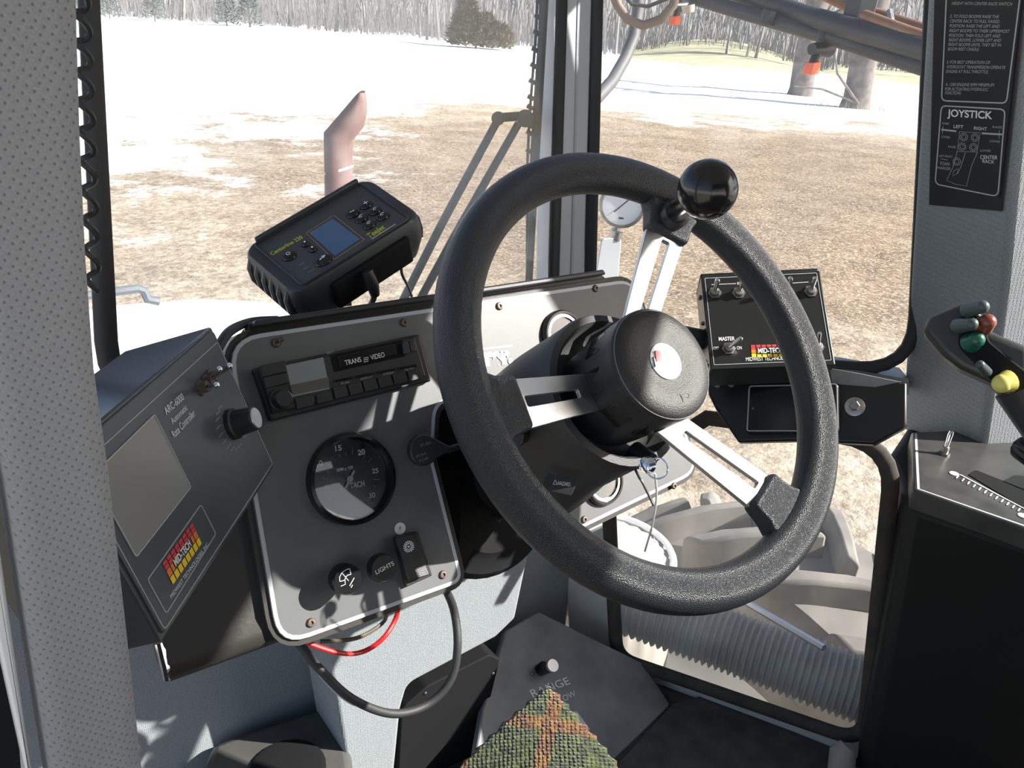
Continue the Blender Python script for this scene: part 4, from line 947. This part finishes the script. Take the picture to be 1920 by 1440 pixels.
# boom switch box on the right
BX = Fr((.3855, .1813, .7334), (.7678, -.6279, .1273), (.3782, .6047, .701))
sb = thing('boom_switch_box', BX, 'black boom switch box with toggles and brick logo right of the wheel', 'switch box')
MB().poly(rrect(-.078, .078, -.070, .0685, .002, 2), -.055, 0).build('case', BOXM, sb, bev=.0015)
MB().box(-.078, .078, .0685, .0745, -.058, -.004).build('top_lip', BOXM, sb, bev=.002)
bd = rrect(-.0735, .0735, -.0635, .0645, .001, 1); MB().frame(bd, inset(bd, .0007), 0, .0005).build('border_line', DIMP, sb)
for b_, t_ in (((1340, 550), (1345, 526)), ((1385, 550), (1391, 525)), ((1474, 548), (1482, 523)), ((1520, 547), (1528, 523)), ((1366, 654), (1388, 635)), ((1532, 652), (1536, 626))): toggle(sb, BX, b_, t_, .021, .0078)
for q in ((1322, 690), (1307, 528), (1300, 594)):
    p_ = BX.loc(atd(q[0], q[1], 1.12)); MB().sphere((-.079, p_.y, -.02), .003, 10).build('side_screw', STEEL, sb)
for y in (-.045, .0, .05): MB().sphere((-.0785, y, -.03), .0028, 10).build('side_screw', STEEL, sb)
textpx(BX, sb, 'MASTER', (1348, 639), (1378, 638), (1348, 632), WHITEP, bold=.02)
textpx(BX, sb, 'OFF', (1338, 656), (1348, 656), (1338, 650), WHITEP); textpx(BX, sb, 'ON', (1382, 655), (1391, 655), (1382, 649), WHITEP)
textpx(BX, sb, 'BOOM', (1383, 534), (1403, 533), (1383, 529), WHITEP)
MB().line([BX.at(1334, 534), BX.at(1380, 532)], .0011, .0005).build('printed_line', DIMP, sb); MB().line([BX.at(1486, 531), BX.at(1516, 529)], .0011, .0005).build('printed_line', DIMP, sb)
maker_logo(sb, BX, (1407, 647), (1486, 645), (1490, 668), (1409, 670))
MB().poly(pxpoly(BX, [(1420, 652), (1473, 650), (1474, 663), (1421, 664)], .0008), .0006, .0009).build('logo_plate', BOXM, sb)
textpx(BX, sb, 'MID-TECH', (1422, 662), (1468, 661), (1422, 653), WHITEP, h=.0012, bold=.03)
textpx(BX, sb, 'MIDWEST TECHNOLOGIES', (1399, 677), (1490, 674), (1399, 670), WHITEP)
arm = thing('support_arm', WORLD, 'black metal arm holding the switch box to the dash', 'bracket')
MB().tube([aty(1180, 640, .30), atd(1260, 625, 1.12), atd(1330, 640, 1.15)], .014, 10).build('arm_tube', BLACK, arm)

DF = Fr((.4082, .1323, .6196), (.4897, -.838, .2406), (.3529, .4429, .8242))
br_ = thing('mounting_bracket', DF, 'black steel bracket with large bolt between the switch box and right post', 'bracket')
bpoly = pxpoly(DF, [(1322, 690), (1560, 690), (1600, 712, .01), (1700, 716), (1700, 800, .01), (1640, 833, .01), (1500, 826), (1384, 829, .004), (1342, 768), (1328, 740)], -.012)
MB().poly(bpoly, -.03, -.012).build('bracket_plate', BOXM, br_, bev=.003)
MB().poly(pxpoly(DF, [(1555, 690), (1612, 700), (1690, 716), (1640, 726), (1560, 720)], -.011), -.014, -.010).build('upper_flange', WALLM, br_, bev=.001)
q = DF.at(1603, 763, -.012)
bo = MB().lathe([(.0125, -.012), (.0125, -.0095), (.0115, -.009)], 28, Matrix.Translation((q.x, q.y, 0))).build('washer', STEEL, br_)
MB().lathe([(.0068, -.009), (.0068, -.004), (.0058, -.003), (0, -.003)], 6, Matrix.Translation((q.x, q.y, 0))).build('bolt_head', STEEL, bo, ang=20)
for qx, qy in ((1372, 720), (1346, 722)):
    q = DF.at(qx, qy, -.012); MB().lathe([(.006, -.012), (.005, -.008), (0, -.007)], 14, Matrix.Translation((q.x, q.y, 0))).build('rivet', STEEL, br_)
bd_ = thing('blank_display', DF, 'blank black display with shiny rounded edge below the switch box', 'display')
dp_ = pxpoly(DF, [(1403, 722, .006), (1572, 718, .006), (1574, 811, .006), (1398, 811, .006)])
MB().poly(dp_, -.012, 0).build('case', GLOSSB, bd_, bev=.0015); MB().frame(inset(dp_, .0012), inset(dp_, .0028), 0, .0025).build('shiny_edge', mat('edge_grey', (.38, .38, .4), .25), bd_, bev=.0004)
MB().sphere((*DF.at(1412, 766), .0005), .0016, 10).build('edge_screw', STEEL, bd_)

# placard on the right post
plc = thing('instruction_placard', RP, 'tall black instruction placard headed JOYSTICK on the right padded post', 'placard')
MB().poly(pxpoly(RP, [(1752, -330), (1932, -330), (1926, 0), (1880, 396, .002), (1742, 384, .002), (1752, 0)], .002), 0, .004).build('backing_frame', SIGNM, plc, bev=.002)
MB().poly(pxpoly(RP, [(1768, -330), (1926, -330), (1916, 0), (1874, 374, .008), (1750, 352, .008), (1770, 0)], .0055), .0038, .0055).build('sign_plate', SIGNM, plc)
H_ = .006
for pts in ([(1771, -330), (1922, -330), (1913, 0), (1888, 195, .008), (1764, 190, .008), (1773, 0)], [(1764, 197, .008), (1886, 204, .008), (1872, 370, .009), (1752, 346, .009)]):
    p_ = pxpoly(RP, pts, H_); MB().frame(p_, inset(p_, .0016), H_ - .0003, H_).build('printed_border', DIMP, plc)
for s_, a_, b_, t_ in (('JOYSTICK', (1776, 218), (1860, 223), (1777, 205)), ('LEFT', (1788, 240), (1806, 241), (1788, 234)), ('RIGHT', (1826, 243), (1850, 245), (1826, 237)), ('CENTER', (1838, 298), (1870, 299), (1838, 291)), ('RACK', (1842, 305), (1864, 307), (1842, 299)), ('LOWER', (1838, 284), (1857, 285), (1838, 280)), ('LOWER', (1855, 266), (1875, 268), (1855, 262)), ('RAISE', (1861, 240), (1879, 241), (1861, 236)), ('LOWER', (1765, 258), (1781, 260), (1765, 254)), ('RAISE', (1767, 233), (1779, 234), (1767, 229)), ('RAISE', (1778, 277), (1792, 278), (1778, 273)), ('FOAM', (1763, 309), (1780, 311), (1763, 303)), ('MARKER', (1758, 317), (1782, 319), (1758, 312)), ('LEFT RIGHT', (1761, 294), (1786, 296), (1761, 290))):
    textpx(RP, plc, s_, a_, b_, t_, WHITEP if s_ in ('JOYSTICK', 'CENTER', 'RACK', 'LEFT', 'RIGHT') else DIMP, h=H_, bold=.03 if s_ == 'JOYSTICK' else 0)
for i, (s_, x0, x1, y) in enumerate((('HEIGHT WITH CENTER RACK SWITCH', 1784, 1898, 9), ('2. TO FOLD BOOMS RAISE THE', 1781, 1873, 33), ('CENTER RACK TO FULL RAISED', 1781, 1874, 42), ('POSITION. RAISE THE LEFT AND', 1780, 1874, 51), ('RIGHT BOOMS TO THEIR UPPERMOST', 1780, 1893, 60), ('POSITION. THEN FOLD LEFT AND', 1779, 1875, 69), ('RIGHT BOOMS. LOWER LEFT AND', 1779, 1877, 77.5), ('RIGHT BOOMS UNTIL THEY SET IN', 1778, 1877, 86), ('BOOM REST CRADLE.', 1777, 1836, 94.5), ('3. FOR BEST OPERATION OF', 1775, 1857, 119), ('HYDROSTAT TRANSMISSION OPERATE', 1775, 1885, 128), ('ENGINE AT FULL THROTTLE.', 1774, 1853, 136.5), ('4. 1200 ENGINE RPM MINIMUM', 1773, 1864, 161), ('FOR ACTUATING HYDRAULIC', 1772, 1853, 169.5), ('FUNCTIONS.', 1772, 1802, 177))):
    textpx(RP, plc, s_, (x0, y), (x1, y + (x1 - x0) * .014), (x0, y - 5.6), DIMP, h=H_, shear=.2)
d_ = MB()
def pl_(pts, closed=False, wd=.0006): d_.line([RP.at(*p, H_) for p in pts], wd, H_, closed)
pl_([(1799, 247), (1838, 249), (1832, 285), (1795, 284)], True); pl_([(1795, 284), (1786, 315), (1775, 338), (1790, 345), (1812, 349), (1822, 310), (1833, 285)]); pl_([(1810, 286), (1802, 312), (1795, 326)])
for x, y in ((1807, 257), (1828, 258), (1804, 275), (1825, 276), (1794, 303)):
    for r_ in (4.2, 7.2):
        pl_([(x + r_ * math.cos(k), y + r_ * math.sin(k)) for k in [i * .524 for i in range(12)]], True)
pl_([(1788, 321), (1797, 315), (1795, 325), (1786, 330)], True)
pl_([(1765, 243), (1793, 246)], wd=.0022); pl_([(1841, 250), (1879, 252)], wd=.0022); pl_([(1768, 237), (1767, 251)]); pl_([(1874, 244), (1873, 260)]); pl_([(1764, 298), (1777, 300)])
d_.build('joystick_diagram', DIMP, plc)

# ================================================================== CONSOLE, JOYSTICK
cs = thing('armrest_console', WORLD, 'black side console with slotted lever plate under the right post', 'console')
CZ = .53; CF = Fr((.6, .05, CZ), (1, 0, 0), (0, 1, 0))
ct = [atz(1709, 810, CZ), atz(1713, 918, CZ), atz(1925, 992, CZ), atz(2060, 1045, CZ), atz(2060, 800, CZ), atz(1930, 800, CZ)]
MB().poly([(p.x, p.y) for p in ct], CZ - .03, CZ).build('top_plate', mat('console_top', (.075, .075, .07), .28, var=(18, .55, (.03, .03, .03))), cs, bev=.003)
ins = inset([(p.x, p.y) for p in ct], .006); cln = MB(); cln.line([ins[0], ins[1], ins[2], ins[3]], .0035, CZ + .0006); cln.build('printed_border', TRIMW, cs)
sd_t = [atz(1664, 852, CZ - .03), atz(1705, 948, CZ - .03), atz(1925, 1025, CZ - .03), atz(2060, 1075, CZ - .03)]
sd_b = [atz(1606, 1440, 0.02), atz(1625, 1450, .02), atz(1925, 1500, .02), atz(2060, 1540, .02)]
bk = V((.35, .12, 0))
MB().hexa([sd_b[0], sd_b[1], sd_b[3], sd_b[3] + bk, sd_b[0] + bk * .5], [sd_t[0], sd_t[1], sd_t[3], sd_t[3] + bk * .6, sd_t[0] + bk * .4]).build('side_shell', DARKSIDE, cs, bev=.012, seg=3)
cz = CF
sl_ = pxpoly(CF, [(1816, 890, .003), (1829, 881, .004), (1920, 917), (2000, 950), (2000, 1000), (1920, 953)], .001); MB().poly(sl_, -.002, .0012).build('lever_slot', MATTE, cs, M=CF.M)
tk2 = MB()
for i in range(12):
    x, y = 1797 + i * 10.5, 893 + i * 5.6; tk2.line([CF.at(x, y), CF.at(x - 4, y + 5)], .0018, .0014)
tk2.line([CF.at(1800, 891), CF.at(1920, 955)], .002, .0013); q = CF.at(1789, 889); tk2.disc(q.x, q.y, .0062, .0, .0013, 20); q = CF.at(1918, 968); tk2.disc(q.x, q.y, .0062, .0, .0013, 20)
tk2.build('scale_marks', WHITEP, cs, M=CF.M)
q = CF.at(1770, 852); b = MB().lathe([(.008, 0), (.008, .0035), (.005, .004), (.005, .012), (.003, .013)], 6, Matrix.Translation((q.x, q.y, 0)))
tgs = b.build('toggle_switch', STEEL, cs, ang=25, M=CF.M)
p_ = CF.w(q.x, q.y, .01); MB().tube([p_, p_ + V((.002, 0, .022)), p_ + V((.003, 0, .027))], [.003, .0038, .003], 10).build('lever', CHROME, tgs)

jd = .93; JP = atd(1830, 640, jd)
JF = axis_frame(JP, (CAM - JP).normalized() + V((0, 0, .15)))
js = thing('joystick_handle', JF, 'black joystick handle with coloured buttons in front of the right post', 'joystick')
hd_ = pxpoly(JF, [(1728, 618, .012), (1742, 592, .008), (1812, 563, .008), (1834, 574, .008), (1858, 618, .01), (1880, 628), (1935, 650), (1935, 800), (1900, 760, .03), (1858, 716), (1800, 690), (1768, 665, .02)])
MB().poly(hd_, -.05, -.004).build('grip', mat('joystick_black', (.035, .036, .035), .38, bump=(300, .1)), js, bev=.012, seg=4)
MB().poly(pxpoly(JF, [(1800, 592, .006), (1838, 588, .006), (1856, 640, .01), (1930, 700), (1930, 745, .01), (1868, 722, .02), (1795, 650, .02)], -.004), -.012, -.0025).build('button_plate', MATTE, js, bev=.002)
def btn(nm, base, tip, r, m, dome=True, lift=.02):
    A = JF.loc(atd(*base, jd - .004)); B = JF.loc(atd(*tip, jd - lift)); b = MB(); b.tube([A, A.lerp(B, .35), A.lerp(B, .75), B], [r * 1.15, r * 1.1, r, r * .95], 16)
    b.sphere(B, r * .97, 16); b.build(nm, m, js)
btn('thumb_lever', (1812, 582), (1842, 575), .0065, GREYBTN); btn('thumb_lever', (1794, 612), (1822, 608), .0065, GREYBTN)
btn('red_button', (1842, 612), (1851, 604), .0085, REDB, lift=.012); btn('green_button', (1818, 644), (1830, 637), .0085, GREENB, lift=.012)
btn('foam_lever', (1850, 698), (1838, 684), .0045, GREYBTN); btn('yellow_button', (1893, 714), (1879, 719), .0095, YELB, lift=.01)
MB().tube([JF.loc(atd(1925, 720, jd + .02)), JF.loc(atd(1990, 830, jd + .03)), JF.loc(atd(2010, 960, jd + .05))], [.03, .026, .026], 14).build('stalk', BLACK, js)
tag(MB().tube([atd(1918, 840, .97), atd(1950, 862, .95), atd(1990, 872, .94)], .013, 12).build('lever_knob', GLOSSB), 'black lever knob cut by the right edge above the slotted plate', 'knob')

# ================================================================== FOOT WELL
PD = Fr((0, .35, .3), (1, 0, 0), (0, .02, 1))
kp = thing('column_pedestal', PD, 'light grey fabric covered pedestal under the dash with black access plate', 'pedestal')
ko = [(600, 1130), (870, 990), (1000, 1000), (990, 1050), (967, 1160, .01), (930, 1196, .02), (765, 1284, .02), (752, 1330), (738, 1470), (655, 1470), (628, 1300, .02), (612, 1228)]
MB().poly(pxpoly(PD, ko), -.10, 0).build('fabric_panel', FABW, kp, bev=.006, seg=3)
MB().poly(pxpoly(PD, [(745, 1470), (753, 1330, .02), (800, 1288, .02), (918, 1228, .01), (938, 1236, .006), (915, 1330), (900, 1470)], -.004), -.05, -.004).build('access_plate', MATTE, kp, bev=.002)
for x, y in ((925, 1263), (798, 1300)):
    q = PD.at(x, y, -.003); MB().sphere((q.x, q.y, -.004), .0026, 10).build('screw', STEEL, kp)

Ra, Rb, Rc = atz(1268, 1322, .0), atz(1120, 1452, .0), aty(1010, 1145, .44)
u_ = (Ra - Rb).normalized(); v_ = (Rc - Rb); RG = Fr(Rb, u_, v_)
rg = thing('range_cover', RG, 'scuffed grey sheet metal cover hand lettered RANGE LOW on the floor', 'cover')
MB().poly(pxpoly(RG, [(1010, 1146, .004), (1206, 1243, .01), (1258, 1322, .01), (1135, 1442), (1090, 1480), (880, 1480), (905, 1330), (948, 1182)]), -.02, 0).build('sheet', WALLM, rg, bev=.003)
MB().tube([RG.loc(hit(1012, 1256, RG.O, RG.n)), RG.loc(hit(1012, 1256, RG.O, RG.n)) + V((0, 0, .015))], .009, seg=16).build('knob_boot', MATTE, rg)
A = RG.loc(hit(1014, 1258, RG.O, RG.n)); B = RG.loc(hit(1036, 1248, RG.O + RG.n * .04, RG.n))
rk = MB().tube([A, B], [.0085, .0095], 18).build('range_knob', BLACK, rg)
d_ = (B - A).normalized(); MB().tube([B - d_ * .003, B + d_ * .002], [.0105, .010], 20).build('knob_cap', ALU, rk)
q = RG.at(998, 1263); MB().sphere((q.x, q.y, .001), .0035, 10).build('screw', STEEL, rg)
CHALK = mat('chalk', (.92, .94, .94), .9)
textpx(RG, rg, 'RANGE', (998, 1308), (1070, 1282), (996, 1293), CHALK, h=.0008, bold=.0, shear=-.1)
textpx(RG, rg, 'LOW', (1052, 1318), (1081, 1304), (1049, 1307), CHALK, h=.0008)
pp = MB(); pq = [RG.at(1062, 1334, .002), RG.at(1082, 1334, .002), RG.at(1107, 1367, .002), RG.at(1080, 1374, .002), RG.at(1062, 1350, .002)]
pp.poly([(p.x, p.y) for p in pq], .001, .0016); tag(pp.build('paper_scrap', PAPER, M=RG.M), 'torn scrap of white paper on the range cover', 'paper')
# black housing bottom left
FH = thing('pedal_housing', WORLD, 'black plastic pedal housing at the lower left of the foot well', 'housing')
z1 = .13; tp = [atz(365, 1470, z1), atz(398, 1392, z1), atz(470, 1366, z1), atz(606, 1322, z1), atz(650, 1358, z1), atz(668, 1470, z1)]
MB().hexa([V((p.x, p.y, 0)) for p in tp], tp).build('housing_shell', mat('pedal_plastic', (.09, .09, .085), .4, var=(20, .3)), FH, bev=.012, seg=3)
c_ = (atz(540, 1445, z1)); MB().lathe([(.05, z1 - .02), (.05, z1 + .004), (.042, z1 + .006), (0, z1 + .002)], 28, Matrix.Translation((c_.x, c_.y, 0))).build('pedal_boot', MATTE, FH)
# floor mat
fmz = .006
fm = MB().poly([(p.x, p.y) for p in (atz(1262, 1318, fmz), atz(1330, 1300, fmz), atz(1600, 1420, fmz), atz(1640, 1520, fmz), atz(1000, 1520, fmz), atz(1150, 1440, fmz))], 0.0, fmz)
tag(fm.build('floor_mat', mat('mat_rubber', (.05, .047, .044), .9, bump=(160, .6), var=(30, .5, (.09, .082, .075))), bev=.002), 'dirty black rubber mat beside the range cover', 'mat')
tag(MB().tube([atz(1575, 1460, .01), atz(1580, 1412, .05), atz(1590, 1400, .06)], [.02, .02, .014], 14).build('grey_stub', HOSEM), 'short grey stub standing by the console foot', 'stub')

# cables
tag(MB().tube(bez([PN.w(*PN.at(842, 1090), -.02), aty(850, 1140, .20), aty(858, 1210, .18), aty(845, 1275, .17), aty(800, 1322, .17), aty(735, 1338, .17), aty(660, 1310, .18), aty(600, 1255, .20), aty(560, 1205, .22)], 8), .0048, 10).build('black_cable', RUBBER), 'thick black cable looping below the dash panel', 'cable')
tag(MB().tube(bez([PN.w(*PN.at(752, 1120), -.02), aty(745, 1150, .19), aty(720, 1195, .18), aty(680, 1222, .18), aty(635, 1224, .18), aty(575, 1205, .19)], 8), .0026, 8).build('red_wire', REDWIRE), 'red wire looping below the dash panel', 'wire')
tag(MB().tube(bez([PN.w(*PN.at(738, 1140), -.02), aty(720, 1165, .20), aty(670, 1196, .19), aty(600, 1203, .20)], 8), .0022, 8).build('brown_wire', mat('brown_wire', (.1, .085, .06), .5)), 'thin brown wire above the red wire under the dash', 'wire')
tag(MB().tube(bez([aty(405, 660, .25), aty(430, 622, .27), aty(470, 604, .32), aty(520, 600, .36)], 6), .0045, 8).build('controller_cable', RUBBER), 'black cable from the rate controller over the dash corner', 'cable')
tag(MB().tube(bez([aty(560, 1210, .22), aty(610, 1275, .20), aty(660, 1318, .19), aty(735, 1343, .185)], 6), .0022, 8).build('white_wire', TRIMW), 'pale wire running under the black cable loop', 'wire')
cl = []
for i in range(0, 12 * 22 + 1):
    t = i / 12; y = -60 + t * 27.5; x = 150 + max(0, y) * .046; d = .80
    k = 10 if y < 100 else 10 - (y - 100) * .008
    p = atd(x, y, d); cl.append(p + C_R * (k * d / FPX * math.cos(i * 2 * math.pi / 24)) + C_F * (.008 * math.sin(i * 2 * math.pi / 24)))
tag(MB().tube(cl, .0028, 6).build('coiled_cord', RUBBER), 'black coiled cord hanging between the left post and the windshield', 'cord')

# seat with knitted blanket
se = thing('driver_seat', WORLD, 'dark seat cushion under the knitted plaid cover', 'seat')
ap, bl_, br2 = atd(1030, 1296, .86), atd(820, 1475, .80), atd(1180, 1475, .80)
def knit():
    m = bpy.data.materials.new('plaid_knit'); m.use_nodes = True; t = m.node_tree; L = t.links; N = t.nodes.new; b = t.nodes['Principled BSDF']; b.inputs['Roughness'].default_value = 1; b.inputs['Sheen Weight'].default_value = .3
    tc = N('ShaderNodeTexCoord'); mpn = N('ShaderNodeMapping'); mpn.inputs['Rotation'].default_value = (0, 0, rad(12)); L.new(tc.outputs['Object'], mpn.inputs[0])
    s = N('ShaderNodeSeparateXYZ'); L.new(mpn.outputs[0], s.inputs[0])
    def M2(op, a, bb=0.0):
        n = N('ShaderNodeMath'); n.operation = op
        for i, x in enumerate((a, bb)):
            if isinstance(x, (int, float)): n.inputs[i].default_value = x
            else: L.new(x, n.inputs[i])
        return n.outputs[0]
    def band(c, off): return M2('LESS_THAN', M2('ABSOLUTE', M2('SUBTRACT', M2('FRACT', M2('MULTIPLY', M2('ADD', c, off), 14.0)), .5)), .10)
    st = M2('MAXIMUM', band(s.outputs[0], .03), band(s.outputs[1], .012))
    no = N('ShaderNodeTexNoise'); no.inputs['Scale'].default_value = 140; no.inputs['Detail'].default_value = 3; L.new(tc.outputs['Object'], no.inputs['Vector'])
    r1 = N('ShaderNodeValToRGB'); e = r1.color_ramp.elements; e[0].position = .35; e[0].color = (.006, .015, .007, 1); e[1].position = .68; e[1].color = (.075, .092, .022, 1); L.new(no.outputs['Fac'], r1.inputs[0])
    r2 = N('ShaderNodeValToRGB'); e = r2.color_ramp.elements; e[0].position = .35; e[0].color = (.075, .014, .006, 1); e[1].position = .66; e[1].color = (.26, .11, .02, 1); L.new(no.outputs['Fac'], r2.inputs[0])
    mx = N('ShaderNodeMixRGB'); L.new(M2('MULTIPLY', st, .8), mx.inputs[0]); L.new(r1.outputs[0], mx.inputs[1]); L.new(r2.outputs[0], mx.inputs[2]); L.new(mx.outputs[0], b.inputs['Base Color'])
    v = N('ShaderNodeTexVoronoi'); v.inputs['Scale'].default_value = 260; v.inputs['Randomness'].default_value = .3; L.new(tc.outputs['Object'], v.inputs['Vector'])
    bp = N('ShaderNodeBump'); bp.inputs['Strength'].default_value = 1; bp.inputs['Distance'].default_value = .003; bp.invert = True; L.new(v.outputs['Distance'], bp.inputs['Height']); L.new(bp.outputs[0], b.inputs['Normal'])
    return m
KN = Fr((ap + bl_ + br2) / 3, br2 - bl_, ap - bl_)
la, lb2, lc = KN.loc(ap), KN.loc(bl_), KN.loc(br2)
kv = []; kf = []; NG = 26; ids = {}
rnd = random.Random(4)
for i in range(NG + 1):
    for j in range(i + 1):
        t = i / NG; s = (j / i) if i else .5
        p = la * (1 - t) + (lb2 * (1 - s) + lc * s) * t
        edge = .0025 * math.sin(i * 2.1 + (0 if j in (0,) else 1.3)) if j in (0, i) else 0
        ids[i, j] = len(kv); kv.append((p.x + edge, p.y + (.004 if i == 0 else 0), .006 * math.sin(p.x * 34 + 1) * t + rnd.uniform(-.0006, .0006)))
for i in range(NG):
    for j in range(i + 1):
        kf.append((ids[i, j], ids[i + 1, j], ids[i + 1, j + 1]))
        if j < i: kf.append((ids[i, j], ids[i + 1, j + 1], ids[i, j + 1]))
kb_ = MB(); kb_.add(kv, kf); ko_ = kb_.build('knitted_blanket', knit(), ang=180); ko_.matrix_world = KN.M
sm_ = ko_.modifiers.new('thick', 'SOLIDIFY'); sm_.thickness = .008; sm_.offset = -1
tag(ko_, 'corner of a knitted green and rust plaid blanket at the bottom edge', 'blanket')
MB().hexa([KN.w(lb2.x + .03, lb2.y + .03, -.02), KN.w(lc.x - .03, lc.y + .03, -.02), KN.w(lc.x - .05, lc.y - .22, -.02), KN.w(lb2.x + .05, lb2.y - .22, -.02)], [KN.w(lb2.x + .03, lb2.y + .03, -.10), KN.w(lc.x - .03, lc.y + .03, -.10), KN.w(lc.x - .05, lc.y - .22, -.10), KN.w(lb2.x + .05, lb2.y - .22, -.10)]).build('cushion', MATTE, se, bev=.01)

seb = rrect(-.25, .25, .30, .84, .09, 6)
MB().rings([[V((x, -.66 - (z - .5) * .22 + dy, z)) for x, z in inset(seb, ins_)] for dy, ins_ in ((-.05, .03), (-.035, .0), (.035, .0), (.055, .03))]).build('backrest', MATTE, se, ang=60)
MB().poly(rrect(-.25, .25, -.66, -.34, .06, 5), .30, .42).build('seat_cushion', MATTE, se, bev=.03, seg=3)
MB().poly(rrect(-.18, .18, -.60, -.34, .03, 3), .0, .30).build('seat_base', MATTE, se, bev=.01)

flush_texts()
